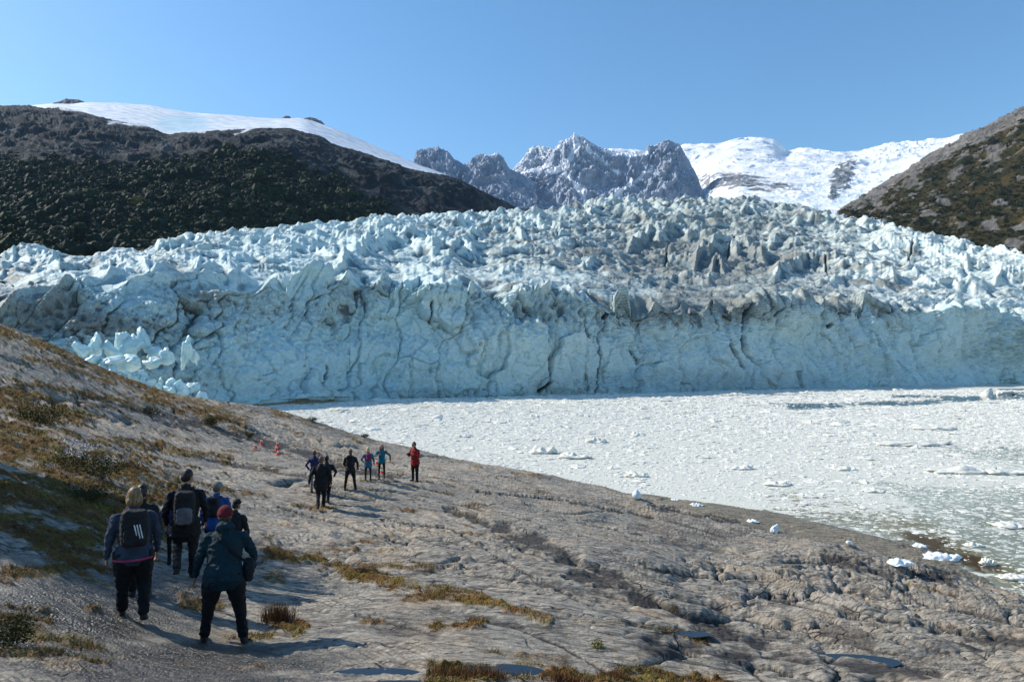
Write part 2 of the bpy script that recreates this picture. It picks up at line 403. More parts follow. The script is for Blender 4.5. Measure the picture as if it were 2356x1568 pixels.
DARK = [([(1035,1172),(1110,1200),(1170,1235),(1245,1248)],9,1),([(1150,1222),(1240,1245)],18,.9),([(1240,1250),(1330,1290),(1420,1330)],13,.7),([(1330,1320),(1430,1345),(1500,1385),(1600,1420),(1680,1450)],16,1),([(1640,1440),(1740,1470)],30,.8),
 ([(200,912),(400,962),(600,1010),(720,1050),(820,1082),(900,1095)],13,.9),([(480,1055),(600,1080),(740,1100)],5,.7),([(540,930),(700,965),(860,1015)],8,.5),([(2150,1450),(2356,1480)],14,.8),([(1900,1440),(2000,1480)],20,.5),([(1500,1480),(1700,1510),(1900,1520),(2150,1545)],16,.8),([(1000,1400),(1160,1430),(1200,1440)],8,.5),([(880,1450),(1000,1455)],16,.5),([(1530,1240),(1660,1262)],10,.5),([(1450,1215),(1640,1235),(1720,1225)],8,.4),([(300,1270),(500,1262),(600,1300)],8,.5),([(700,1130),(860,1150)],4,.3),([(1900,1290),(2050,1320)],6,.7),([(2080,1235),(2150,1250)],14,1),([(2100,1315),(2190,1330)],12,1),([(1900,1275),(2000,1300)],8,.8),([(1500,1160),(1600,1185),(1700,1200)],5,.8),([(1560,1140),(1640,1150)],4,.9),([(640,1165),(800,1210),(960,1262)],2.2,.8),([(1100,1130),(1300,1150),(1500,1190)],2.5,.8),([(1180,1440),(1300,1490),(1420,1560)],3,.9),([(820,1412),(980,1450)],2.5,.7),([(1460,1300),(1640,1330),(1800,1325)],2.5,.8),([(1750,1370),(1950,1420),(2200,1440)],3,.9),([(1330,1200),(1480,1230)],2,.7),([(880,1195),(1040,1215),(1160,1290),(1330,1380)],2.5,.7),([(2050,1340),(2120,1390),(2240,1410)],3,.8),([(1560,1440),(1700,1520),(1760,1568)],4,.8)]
def tree_mask(L, X, Y, nz, amp):
    m = 0
    for pts, w, st in L:
        d = stroke(X, Y, pts, 1.25) / w
        m = np.maximum(m, st * np.clip(1.35 - d + amp * nz, 0, 1))
    return np.clip(m, 0, 1)
print('pools', time.time() - T0)
NU, NR = 1480, 1060
us = np.tan(np.linspace(math.atan(-1.02), math.atan(.98), NU))
ds = np.exp(np.concatenate([np.linspace(math.log(2.6), math.log(4.5), 60, endpoint=False), np.linspace(math.log(4.5), math.log(72), NR - 130, endpoint=False), np.linspace(math.log(72), math.log(135), 70)]))
U, D = np.meshgrid(us, ds); GX, GY = U * D, D
GZ = np.concatenate([rock_h(GX[i:i + 60], GY[i:i + 60]) for i in range(0, len(ds), 60)], 0)
PX, PY = proj(GX, GY, GZ)
nz = fbm2(GX / 1.1, GY / 1.0, 4, 91, .6); nz2 = fbm2(GX / .35, GY / .3, 3, 95, .6)
sz = np.clip(GY / 20, .5, 2)
moss = tree_mask(MOSS, PX, PY, nz + .6 * nz2, 1.7)
nz3 = fbm2(GX / 2.6, GY / 1.2, 4, 101)
moss = np.maximum(moss, .8 * np.clip((nz3 - .52) * 5 + nz2, 0, 1) * (GZ > 3.0) * sstep(1700, 900, PX) * (PY > 900))
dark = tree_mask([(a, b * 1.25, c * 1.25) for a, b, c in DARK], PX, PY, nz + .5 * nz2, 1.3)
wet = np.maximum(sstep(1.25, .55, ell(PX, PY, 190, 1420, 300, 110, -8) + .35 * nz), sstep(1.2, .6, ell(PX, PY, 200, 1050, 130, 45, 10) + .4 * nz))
wet = np.maximum(wet, sstep(1.2, .6, ell(PX, PY, 380, 1530, 480, 60) + .35 * nz))  # wet bottom-left ground, with the stooping walker's cast shadow painted into it
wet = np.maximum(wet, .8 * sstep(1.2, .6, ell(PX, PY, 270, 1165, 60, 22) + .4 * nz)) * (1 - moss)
tide = sstep(2.6, 1.5, GZ + .7 * nz - .25 * nz2)
GZ = GZ - .05 * dark * np.clip(GY / 14, .6, 1.6)
GZ = GZ + moss * np.clip(.012 + .04 * np.abs(nz2) + .03 * fbm2(GX / .12, GY / .12, 2, 111), 0, .2) * np.clip(GY / 12, 1, 2.5)
# local hollows take a darker colour: height against a smoothed copy
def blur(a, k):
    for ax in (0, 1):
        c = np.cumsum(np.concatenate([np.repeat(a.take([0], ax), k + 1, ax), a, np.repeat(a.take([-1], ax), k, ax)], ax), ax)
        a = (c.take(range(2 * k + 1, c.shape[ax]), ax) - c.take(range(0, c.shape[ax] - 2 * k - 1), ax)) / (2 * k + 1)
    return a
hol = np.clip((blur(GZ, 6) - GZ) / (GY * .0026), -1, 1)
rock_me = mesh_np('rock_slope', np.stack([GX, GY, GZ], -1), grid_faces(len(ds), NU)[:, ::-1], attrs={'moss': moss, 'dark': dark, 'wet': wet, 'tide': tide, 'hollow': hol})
m = NT('glacier_polished_rock')
th = math.radians(24)
v1 = m.map((1.0, 5.5, 1.0), (0, 0, th)); v2 = m.map((1, 3, 1), (0, 0, th))
warp = m.noise(.35, 3)
n1 = m.noise(2.2, 8, .68, v1, .6); n2 = m.noise(9.0, 6, .65, v2, .3); n3 = m.noise(.55, 5, .6); n4 = m.noise(38, 3, .6)
base = m.ramp(n1, [(.34, (.030, .027, .024)), (.43, (.115, .102, .083)), (.50, (.255, .228, .185)), (.66, (.46, .42, .35))])
base = m.mix(m.rng(n2, .42, .66), base, m.mix(.5, base, (.45, .41, .342)))
base = m.mix(m.math('MULTIPLY', m.rng(n3, .46, .70), .5), base, (.42, .31, .20))
base = m.mix(m.math('MULTIPLY', m.rng(m.noise(1.1, 6, .65, v2), .56, .66), .55), base, (.085, .085, .085))
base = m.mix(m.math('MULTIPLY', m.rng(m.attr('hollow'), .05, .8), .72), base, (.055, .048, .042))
n5 = m.noise(5.5, 5, .7, m.map((1, 9, 1), (0, 0, th)), .5)
base = m.mix(m.math('MULTIPLY', m.rng(n5, .54, .62), .6), base, (.07, .065, .058))
base = m.mix(m.math('MULTIPLY', m.rng(n5, .44, .36), .45), base, (.56, .515, .44))
# thin cracks
cv = m.voro(1.25, m.map((1, 2.4, 1), (0, 0, th), None), 'DISTANCE_TO_EDGE')
crk = m.math('MULTIPLY', m.rng(cv, .03, .0), m.rng(m.noise(.9, 3), .5, .62))
base = m.mix(crk, base, (.04, .035, .03))
base = m.mix(m.math('MULTIPLY', m.rng(m.noise(.22, 7, .72, m.map((1, 2.2, 1), (0, 0, th))), .54, .72), .42), base, (.075, .07, .065))
base = m.mix(m.rng(n4, .62, .72), base, m.mix(.6, base, (.07, .07, .065)))
tidec = m.ramp(m.noise(1.1, 8, .72, v1, .8), [(.36, (.018, .015, .009)), (.46, (.085, .072, .045)), (.54, (.19, .165, .105)), (.66, (.33, .29, .20))])
base = m.mix(m.math('MULTIPLY', m.attr('tide'), .62), base, tidec)
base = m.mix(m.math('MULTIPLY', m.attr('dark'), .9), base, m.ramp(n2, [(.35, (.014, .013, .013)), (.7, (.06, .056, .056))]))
wet_shade_c = m.ramp(m.noise(26, 5, .7), [(.35, (.008, .008, .007)), (.6, (.025, .023, .021)), (.8, (.08, .076, .068))])
base = m.mix(m.math('MULTIPLY', m.attr('wet'), .85), base, wet_shade_c)
mossc = m.ramp(m.math('ADD', m.math('MULTIPLY', m.noise(1.3, 6, .7), .6), m.math('MULTIPLY', m.noise(14, 4, .7), .4)), [(.34, (.018, .012, .006)), (.42, (.09, .042, .012)), (.49, (.17, .085, .02)), (.55, (.13, .10, .022)), (.62, (.24, .18, .035)), (.74, (.30, .25, .08))])
base = m.mix(m.attr('moss'), base, mossc)
rg = m.math('MULTIPLY_ADD', m.attr('wet'), -.50, .78)
rg = m.math('MULTIPLY_ADD', m.attr('moss'), .3, rg)
rg = m.math('MULTIPLY_ADD', m.math('MULTIPLY', m.attr('tide'), m.rng(n3, .4, .6)), -.25, rg)
h = m.math('ADD', m.math('MULTIPLY', n1, .6), m.math('ADD', m.math('MULTIPLY', n2, .35), m.math('MULTIPLY', n4, .10)))
h = m.math('SUBTRACT', h, m.math('MULTIPLY', crk, .5))
grv = m.math('MULTIPLY', m.voro(34.0), m.math('MULTIPLY', m.math('ADD', m.attr('wet'), m.math('MULTIPLY', m.attr('moss'), 1.6)), .25))
nrm = m.bump(m.math('ADD', h, grv), 1.0, .075)
m.set(m.b.inputs['Specular IOR Level'], m.math('MULTIPLY_ADD', m.attr('wet'), .25, .3))
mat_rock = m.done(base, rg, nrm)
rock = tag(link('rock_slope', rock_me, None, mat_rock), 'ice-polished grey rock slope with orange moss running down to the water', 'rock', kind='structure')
print('rock', time.time() - T0)
# pools
m = NT('pool_water'); mat_pool = m.done((.01, .012, .014), .03, m.bump(m.noise(9, 2), .05, .01), Specular_IOR_Level=.5)
for i, (lx, ly, rx, ry, lv) in enumerate(POOLW):
    n = 40; a = np.arange(n) / n * 2 * math.pi
    r = 1.12 + 0 * a
    co = np.stack([lx + rx * r * np.cos(a), ly + ry * r * np.sin(a), 0 * a + lv], -1)
    co = np.concatenate([co, [[lx, ly, lv]]]); f = [(k, (k + 1) % n, n) for k in range(n)]
    tag(link('puddle', mesh_np('puddle', co, np.array(f)), None, mat_pool), 'dark rain pool in a hollow of the rock', 'puddle', kind='structure')
# ------------------------------------------------------------ fjord
NUw, NRw = 500, 420
usw = np.linspace(-1.25, 1.25, NUw); dw = np.exp(np.linspace(math.log(30), math.log(1200), NRw))
U, D = np.meshgrid(usw, dw); WX, WY = U * D, D
PXw, PYw = proj(WX, WY, 0 * WX)
nzw = fbm2(WX / 30, WY / 30, 4, 201)
cover = np.clip(1.25 - (PYw - 900) / 330 * 0.75 - sstep(1400, 2400, PXw) * .26 + .3 * nzw, 0.44, 1)
lead = 0
for pts, w, st in [([(1820,934),(2120,926),(2280,912),(2420,905)],17,1),([(1780,930),(2160,927)],4,1),([(1560,912),(1900,906)],3.5,.9),([(2050,912),(2356,914)],9,1),([(2300,896),(2400,895)],6,1),([(1700,934),(1880,934)],2.5,.8)]:
    d = stroke(PXw, PYw, pts, 2.5) / w
    lead = np.maximum(lead, st * np.clip(1.6 - d + .8 * nzw, 0, 1))
cover = cover * (1 - lead)
shal = sstep(70, 10, stroke(PXw, PYw, [(1300,1105),(1500,1120),(1750,1150),(2000,1190),(2120,1230),(2260,1290),(2356,1340)], 1.3) - 25 * nzw)
kelp = np.zeros_like(WX)
for e_ in [(2125,1243,60,12,8),(2150,1322,70,13,4),(2250,1300,60,10,10),(2200,1275,90,12,15)]: kelp = np.maximum(kelp, sstep(1.3, .6, ell(PXw, PYw, *e_) + .9 * fbm2(WX / 1.5, WY / 1.5, 3, 211)))
cover = cover * (1 - .75 * kelp)
wm = mesh_np('fjord_water', np.stack([WX, WY, 0 * WX], -1), grid_faces(NRw, NUw)[:, ::-1], attrs={'cover': cover, 'shallow': shal, 'kelp': kelp})
m = NT('fjord_water')
sl = m.noise(.5, 7, .7, m.map((1, 1, 1))); sl2 = m.voro(1.6, m.map((1, 1.2, 1))); sl3 = m.noise(6, 4, .7)
cov = m.attr('cover')
thr = m.math('MULTIPLY_ADD', cov, -.62, .78)
v = m.math('ADD', m.math('MULTIPLY', sl, .55), m.math('ADD', m.math('MULTIPLY', sl3, .3), m.math('MULTIPLY', m.math('SUBTRACT', 1.0, sl2), .17)))
f = m.rng(v, thr, m.math('ADD', thr, .07))
wcol = m.mix(m.attr('shallow'), (.25, .285, .235), (.16, .14, .07))
wcol = m.mix(m.attr('kelp'), wcol, (.055, .03, .008))
wcol = m.mix(m.math('LESS_THAN', m.math('ADD', cov, m.attr('kelp')), .15), wcol, (.05, .08, .10))
icol = m.ramp(sl3, [(.3, (.42, .44, .365)), (.7, (.76, .74, .655))])
nrm = m.bump(m.math('ADD', m.math('MULTIPLY', f, 1.0), m.math('MULTIPLY', sl3, .8)), m.math('MULTIPLY', f, .35), .06)
mat_water = m.done(m.mix(f, wcol, icol), m.math('MULTIPLY_ADD', f, .55, .12), nrm, Specular_IOR_Level=.5)
tag(link('fjord_water', wm, None, mat_water), 'fjord water choked with slush and brash ice', 'water', kind='structure')

# ice lumps
m = NT('floating_ice')
io = m.noise(2.2, 5, .6)
mat_floe = m.done(m.ramp(io, [(.3, (.54, .555, .50)), (.6, (.78, .755, .67))]), .45, m.bump(m.noise(5, 5, .65), .5, .08))
def lump(seed, nu=10, nv=5, flat=.35, spike=.25):
    """a closed irregular ice lump, about 1 wide, waterline at z = 0"""
    a = np.arange(nu) / nu * 2 * math.pi; r_ = np.random.RandomState(seed)
    co = []
    for j in range(nv):
        ph = -.5 + (j / (nv - 1)) * 1.95
        for k in range(nu): co.append((math.cos(a[k]) * math.cos(ph), math.sin(a[k]) * math.cos(ph), math.sin(ph)))
    co.append((0, 0, 1.0)); co.append((0, 0, -.5)); co = np.array(co)
    ph1 = seed * 3.1
    rr = .5 * (1 + .55 * noise3(co[:, 0] * 1.3 + ph1, co[:, 1] * 1.3, co[:, 2] * 1.3, seed) + .5 * noise3(co[:, 0] * 3 + ph1, co[:, 1] * 3, co[:, 2] * 3, seed + 1) * 1.0 + spike * (r_.rand(len(co)) - .5))
    co = co * rr[:, None]; co[:, 2] = co[:, 2] * flat * 2 * (1 + .5 * noise2(co[:, 0] * 3 + seed, co[:, 1] * 3, seed))
    fc = []
    for j in range(nv - 1):
        for k in range(nu): fc.append((j * nu + k, j * nu + (k + 1) % nu, (j + 1) * nu + (k + 1) % nu, (j + 1) * nu + k))
    t = (nv - 1) * nu
    for k in range(nu): fc.append((t + k, t + (k + 1) % nu, nv * nu, nv * nu))
    return co, np.array(fc)
def tri(fc):
    fc = np.asarray(fc); a = fc[:, [0, 1, 2]]; b = fc[:, [0, 2, 3]]; b = b[(b[:, 1] != b[:, 2])]
    return np.concatenate([a, b])
lib = [lump(s, 7, 3, .30, .5) for s in range(14)]
rs = np.random.RandomState(5)
co_all, fc_all, nvt = [], [], 0
big = []
n_try = 400000
uu = rs.uniform(-.35, .80, n_try); dd = np.sqrt(rs.uniform(38 ** 2, 330 ** 2, n_try))
keep = rs.rand(n_try) < np.clip((75 / dd) ** 1.1, 0, 1)
uu, dd = uu[keep], dd[keep]; xx, yy = uu * dd, dd
hh = base_h(xx, yy)
Xf, Yf = proj(xx, yy, 0 * xx)
iu = np.clip(((uu + 1.25) / 2.5 * (NUw - 1)).astype(int), 0, NUw - 1); idd_ = np.clip((np.log(dd / 30) / math.log(1200 / 30) * (NRw - 1)).astype(int), 0, NRw - 1)
cv_ = cover[idd_, iu]
keep = (hh < -.12) & (rs.rand(len(xx)) < np.clip(cv_ * 1.25, .04, 1)); xx, yy, dd = xx[keep], yy[keep], dd[keep]
sz_ = np.clip(np.exp(rs.normal(-1.45, .6, len(xx))), .08, 2.4) * np.clip(dd / 62, .8, 5.0)
for k in range(len(xx)):
    if sz_[k] / dd[k] > .0115 and len(big) < 210: big.append((xx[k], yy[k], sz_[k])); continue
    co, fc = lib[k % 14]
    a = rs.uniform(0, 6.28); c, s = math.cos(a), math.sin(a); w = sz_[k]; e = rs.uniform(.55, 1)
    P = np.stack([(co[:, 0] * c - co[:, 1] * e * s) * w + xx[k], (co[:, 0] * s + co[:, 1] * e * c) * w + yy[k], co[:, 2] * w * rs.uniform(.12, .4)], 1)
    co_all.append(P); fc_all.append(tri(fc) + nvt); nvt += len(co)
bm_ = mesh_np('brash_ice', np.concatenate(co_all), np.concatenate(fc_all), smooth=False)
tag(link('brash_ice', bm_, None, mat_floe), 'countless small pieces of brash ice floating on the fjord', 'brash ice', kind='stuff')
print('brash', len(co_all), len(big), time.time() - T0)
flo_me = []
for s in range(10):
    co, fc = lump(100 + s, 20, 8, .26, .12)
    flo_me.append(mesh_np('ice_floe', co, tri(fc), smooth=False))
for k, (x, y, w) in enumerate(big):
    o = link('ice_floe', flo_me[k % 10], None, mat_floe if k < 10 else None)
    o.location = (x, y, rs.uniform(-.01, .02)); o.rotation_euler = (0, 0, rs.uniform(0, 6.28)); o.scale = (w, w * rs.uniform(.5, .9), w * rs.uniform(.15, .4))
    tag(o, 'small white ice floe among the brash on the fjord', 'ice floe', 'small ice floes scattered over the fjord')
# ------------------------------------------------------------ glacier
XG = np.linspace(-330, 2690, 1560)
FOOT = [(-400,985),(0,962),(300,945),(560,932),(800,919),(1150,912),(1500,905),(1850,893),(2100,887),(2356,882),(2700,872)]
BROW = [(-400,740),(0,705),(130,672),(240,640),(340,622),(450,632),(600,642),(700,636),(790,618),(850,640),(920,655),(985,632),(1080,668),(1200,664),(1370,664),(1450,690),(1600,700),(1800,684),(2000,694),(2150,700),(2356,706),(2700,730)]
SKYL = [(-400,640),(-100,600),(0,592),(50,578),(95,568),(130,576),(200,575),(300,570),(345,566),(370,548),(430,534),(560,518),(680,512),(860,497),(1010,488),(1180,480),(1230,474),(1300,468),(1400,462),(1500,455),(1620,450),(1700,455),(1760,458),(1850,470),(1930,488),(2030,503),(2100,518),(2200,543),(2356,575),(2500,610),(2700,650)]
def inter(a, b, f): return [(x, poly(x, a) * (1 - f) + poly(x, b) * f) for x in range(-400, 2701, 100)]
dfoot = [(x, 14.0 * 1.0 / max(1e-3, -float(ray(x, poly(x, FOOT))[1]))) for x in range(-400, 2701, 50)]
dmap = lambda k, add: [(x, d * k + add) for x, d in dfoot]
SKD = [(-400,370),(0,400),(300,450),(560,560),(860,700),(1180,850),(1500,980),(1700,980),(1930,900),(2100,760),(2356,620),(2700,560)]
lv = [([(x, y + 14) for x, y in FOOT], dmap(1, -1)), (FOOT, dmap(1, 0)), (inter(FOOT, BROW, .55), dmap(1, 6)), (inter(FOOT, BROW, .97), dmap(1, 14)), (inter(BROW, SKYL, .03), dmap(1, 30)),
      (inter(BROW, SKYL, .33), [(x, poly(x, dfoot) * .62 + poly(x, SKD) * .38) for x in range(-400, 2701, 100)]),
      (inter(BROW, SKYL, .68), [(x, poly(x, dfoot) * .30 + poly(x, SKD) * .70) for x in range(-400, 2701, 100)]),
      ([(x, y + 9) for x, y in SKYL], SKD), ([(x, y + 30) for x, y in SKYL], [(x, d * 1.35) for x, d in SKD])]
P = loft(lv, XG, [8, 120, 95, 30, 150, 150, 150, 40])
nr, nc = P.shape[:2]; N = normals(P)
x, y, z = P[..., 0], P[..., 1], P[..., 2]
gX, gY = proj(x, y, z)
brY = poly(gX, BROW); ftY = poly(gX, FOOT); skY = poly(gX, SKYL)
row = np.arange(nr)[:, None] + 0 * x
face = sstep(252, 205, row)                 # 1 on the calving face
top = 1 - face
sc = poly(row[:, 0], [(0, 1), (250, 1), (700, 1.6)])[:, None] * (y / 300) ** .5
px = y / FPX                                # metres per pixel of the picture
left = sstep(900, 250, gX); right = sstep(1300, 1800, gX)
# the big crests, fins and humps of the upper glacier
CREST = [([(0,595),(44,573),(73,569),(95,562),(124,576),(146,600)],18),([(157,574),(234,565),(304,574),(326,584)],8),([(326,562),(355,547),(384,552),(400,565)],14),([(417,558),(458,543),(487,562)],14),([(220,606),(264,591),(311,593),(366,613),(403,624)],20),([(315,587),(385,595),(454,593),(476,606)],14),
 ([(436,617),(461,602),(513,600),(549,628)],20),([(227,650),(278,620),(322,624),(340,642)],22),([(165,664),(183,646),(216,650)],14),([(777,580),(803,562),(861,536),(894,523),(924,525),(982,540),(1066,543),(1096,558)],32),([(748,613),(788,606),(821,620),(832,635)],16),
 ([(924,664),(931,639),(957,631),(982,628),(1019,639),(1070,664)],30),([(872,587),(942,604),(1004,587),(1077,573),(1114,587)],12),([(1147,624),(1187,602),(1224,598),(1290,609)],16),([(1162,543),(1224,540),(1297,543),(1389,540),(1443,547)],12),([(1443,543),(1498,518),(1572,514),(1627,529),(1663,554)],30),([(1334,602),(1385,584),(1436,602)],15),
 ([(1591,605),(1616,562),(1671,543),(1722,551),(1766,572)],30),([(1630,620),(1649,580),(1668,610)],20),([(1773,616),(1813,594),(1861,565),(1926,583),(2007,602),(2065,624)],27),([(2007,540),(2116,543),(2189,572),(2233,598)],20),([(2284,624),(2317,613),(2356,618),(2420,625)],26),([(2164,689),(2189,675),(2211,671)],14),([(1762,558),(1806,540),(1846,562)],20),
 ([(1348,464),(1410,456),(1478,478),(1495,498)],20),([(1034,505),(1075,488),(1170,490),(1211,505)],15),([(1068,529),(1119,512),(1170,512),(1218,542)],18),([(1177,522),(1232,498),(1283,515),(1341,525)],18),([(1341,515),(1369,501),(1410,518)],14),([(1700,490),(1720,472),(1745,484)],16),([(1820,500),(1870,487),(1915,500)],14),([(1912,507),(1970,499),(2036,506),(2065,518)],16),
 ([(560,560),(640,545),(720,552),(780,570)],16),([(500,585),(590,572),(680,585)],14),([(560,610),(650,598),(740,608)],14),([(640,525),(730,515),(800,525)],12),([(850,505),(930,500),(1000,512)],10),([(1120,575),(1200,565),(1300,575)],12),([(1480,640),(1560,625),(1640,640)],12),([(1880,640),(1960,628),(2060,645)],14),([(2080,600),(2150,590),(2220,615)],16),([(2100,650),(2180,636),(2280,655)],14),([(60,640),(120,622),(190,634)],14),([(20,690),(80,668),(140,680)],16)]
jag = 3.6 * (ridge2(gX / 17, gX * 0 + 3, 3, 601) - .75) + 1.2 * noise2(gX / 4.5, 0 * gX, 605)
trace = np.zeros_like(x)
for k_, (pts, A_) in enumerate(CREST):
    x0, x1 = pts[0][0], pts[-1][0]
    if len(pts) and x1 > x0:
        wn = sstep(x0 - 8, x0 + 14, gX) * sstep(x1 + 8, x1 - 14, gX)
        hgt_ = A_ * wn * (1 + .06 * noise2(gX / 9, 0 * gX + k_, 607)) + jag * wn * min(1, A_ / 18)
        Y0 = poly(gX, pts) + A_ * .92 + .35 * A_ * (noise2(gX / 28, gY / 60 + k_, 609))
        v_ = gY - Y0
        prof = np.where(v_ > 0, np.clip(1 - v_ / (.42 * A_), 0, 1) ** .8, np.exp(v_ / (.9 * A_)))
        trace = np.maximum(trace, hgt_ * prof)
# the upper glacier: steps across the flow, cut into seracs
wx = x + 16 * fbm3(x / 60, y / 60, z / 60, 3, 301); wy = y + 20 * fbm3(x / 60 + 5, y / 60, z / 60, 3, 305)
tilt = wy + .28 * wx * np.clip((gX - 1300) / 900, -1, 1)
r1 = ridge2(wx / 150, tilt / 44, 2, 311)
r2 = ridge2(wx / (52 * sc), tilt / (19 * sc), 2, 321, .4)
r3 = ridge3(wx / 16, y / 11, z / 9, 3, 325, .5)
f1, f2, idc = worley2(wx / (11 * sc) + .4 * noise2(x / 8, y / 8, 331), tilt / (9 * sc) + .4 * noise2(x / 8 + 40, y / 8, 332), 7)
blk = np.sqrt(np.clip((f2 - f1) * 2.2, 0, 1)) * (.5 + idc)
sp1, sp2, spi = worley2(wx / 8.5, tilt / 13, 9)
spire = np.clip(1 - sp1 * 1.55, 0, 1) ** 1.1 * (.4 + 1.1 * spi)
spz = np.exp(-((gX - 1600) / 330) ** 2) * sstep(.66, .9, (brY - gY) / np.maximum(brY - skY, 30)) + .7 * np.exp(-ell(gX, gY, 1700, 590, 150, 35) ** 4) + .6 * np.exp(-ell(gX, gY, 1540, 535, 90, 30) ** 4)
g1, g2, gi = worley2(wx / (4.2 * sc), tilt / (3.6 * sc), 13)
small = np.sqrt(np.clip((g2 - g1) * 2.0, 0, 1)) * (.4 + gi)
fl = fbm3(x / 7, y / 7, z / 7, 3, 341, .6)
def saw(ph, k):
    f = ph - np.floor(ph); return np.where(f < .78, .5 - f / .78, (f - .78) / .22 - .5)
phA = tilt / 46 + 1.0 * fbm2(wx / 90, wy / 60, 4, 361, .55) 
phB = tilt / (17 * sc) + 1.0 * fbm2(wx / 30, wy / 24, 4, 365, .6) 
sA = saw(phA, 0) * sstep(-.35, .15, noise2(x / 80, y / 60, 371)); sB = saw(phB, 0) * sstep(-.35, .2, noise2(x / 28, y / 20, 373))
k1, k2, ki = worley2(wx / (27 * sc) + .5 * fbm2(x / 14, y / 14, 2, 375), tilt / (15 * sc) + .5 * fbm2(x / 14 + 9, y / 14, 2, 376), 23)
blk2 = np.sqrt(np.clip((k2 - k1) * 1.9, 0, 1)) * (.55 + .9 * ki)
R0 = ridge2(wx / 82, tilt / 50, 2, 381, .3)
Mb = .12 + .88 * sstep(-.12, .3, fbm2(x / 75, y / 45, 3, 383)) * (1 - .45 * left); Mc = .2 + .8 * sstep(-.15, .3, fbm2(x / 60, y / 34, 3, 385))
tw = .5 * fbm2(x / 16, y / 12, 3, 391)
F1, e1 = facet2(wx / (38 * sc) + tw, tilt / (15 * sc) + .3 * tw, 31); F2, e2 = facet2(wx / (22 * sc) - tw, tilt / (7 * sc) + tw, 32, .07); F3, e3 = facet2(wx / (6.5 * sc) + tw * 2, tilt / (3.4 * sc), 33, .08)
rf = ridge2(wx / (60 * sc), tilt / (11 * sc), 3, 393, .5)
bz = sstep(-.05, .3, fbm2(x / 60, y / 60, 3, 337)) * .9 + .1
up = top * sc * (3.0 * sA * Mc + 1.0 * sB + 5.0 * (R0 - .75) + 2.6 * (r1 - 1.0) + 1.8 * (rf - .9) + .8 * (r3 - .8) + 3.6 * F1 * (.35 + .65 * Mb) + 2.2 * F2 * (.3 + .7 * Mc) + 1.0 * F3 + .45 * fl) + spz * spire * 6 * top
up = up * .52 + trace * px * top * .88
up = .6 * up + .4 * blur(up, 1)
Ga0, _e = facet2(x / 22 + .4 * fbm2(x / 18, y / 18, 2, 347), y / 90, 51, .04)
slope = sstep(0, .25, (brY - gY) / 60)
up = up * (.45 + .55 * sstep(225, 275, row)) + (7.5 * Ga0 + 4.5 * (ridge2(x / 17, y / 60, 3, 345) - .75)) * np.exp(-((row - 232) / 22.) ** 2)
fw = top * sc * (2.2 * fbm3(x / 16, y / 16, z / 9, 3, 351))
# the face: broad bays and buttresses, broken texture, flutes below the brow
hgt = np.clip((ftY - gY) / np.maximum(ftY - brY, 50), -.1, 1.2)
bay = 9 * fbm2(x / 85, z / 60, 3, 401, .55) + 9 * np.exp(-ell(gX, gY, 640, 900, 330, 120) ** 2) * (1 - hgt)
bl = ridge3(x / 15, y / 15, z / 21, 4, 411)
flute = (ridge2(x / 5.5 + .5 * fbm2(x / 6, z / 6, 2, 423), z / 45, 3, 421) - .7) * np.exp(-((gX - 1270) / 190) ** 2) * sstep(.35, .8, hgt)
rub = ridge3(x / 3.2, y / 3.2, z / 3.2, 3, 431)
c1, c2, ci = worley2(x / 8 + .5 * fbm2(x / 7, z / 7, 3, 441), z / 11 + .5 * fbm2(x / 7 + 8, z / 7, 3, 442), 17)
plate = (ci - .5)
d1, d2, di = worley2(x / 15 + .35 * fbm2(x / 9, z / 16, 3, 481), z / 55 + .4 * fbm2(x / 20, z / 20, 2, 482), 29)
col_ = (di - .5) * sstep(0, .06, d2 - d1) - .5 * np.exp(-((d2 - d1) / .035) ** 2)
Ga, ea = facet2(x / 15 + .22 * fbm2(x / 18, z / 14, 3, 491), z / 38 + .3 * fbm2(x / 18 + 9, z / 14, 3, 492), 41, .025); Gb, eb = facet2(x / 6.5 + .35 * fbm2(x / 8, z / 8, 3, 493), z / 14 + .4 * fbm2(x / 8, z / 8 + 9, 3, 494), 42, .04); Gc, ec = facet2(x / 3 + .5 * fbm2(x / 4, z / 4, 2, 495), z / 3.6, 43, .06)
out_ = face * (bay + 3.6 * Ga + 1.4 * Gb + .5 * Gc + 2.4 * col_ * 1.3 * sstep(.12, .5, hgt) * (.5 + .5 * sstep(600, 1000, gX)) + 1.3 * (bl - .8) + 3.2 * flute + .75 * (rub - .8) * (.3 + 1.2 * sstep(-.1, .3, fbm2(x / 45, z / 30, 3, 433))) + 0 * plate + .45 * fbm3(x / 1.3, y / 1.3, z / 1.3, 3, 451, .6))
# the foot swells out, the brow is undercut
out_ = out_ + face * (2.5 * np.exp(-(hgt / .10) ** 2) * (.5 + noise2(x / 14, z / 9, 461)))
# cracks
CR = [([(1385,772),(1386,830),(1380,900)],2.6),([(1354,715),(1350,745),(1358,775)],3.2),([(1352,860),(1360,895)],1.8),([(1410,700),(1405,735)],5.5),([(1690,790),(1705,830),(1712,846)],3.4),([(1718,770),(1720,800),(1735,830)],4.2),([(1726,695),(1722,745),(1718,760)],2.6),([(1640,690),(1648,730),(1655,760)],2.4),([(1790,690),(1786,710),(1775,728)],2.0),([(1925,742),(1915,748)],5),
      ([(1250,725),(1262,800),(1262,900)],1.5),([(990,700),(990,740)],2),([(725,850),(720,875)],5),([(700,895),(715,880)],3),([(1470,800),(1482,830)],4),([(2100,560),(2085,610)],3),([(1690,560),(1670,600)],2),([(1265,880),(1250,895)],4),([(1540,560),(1530,600)],2.5),([(1900,600),(1905,640)],2.5),([(2340,885),(2310,890)],5)]
crk = 0
wob = 3 * noise2(gX / 14, gY / 14, 471)
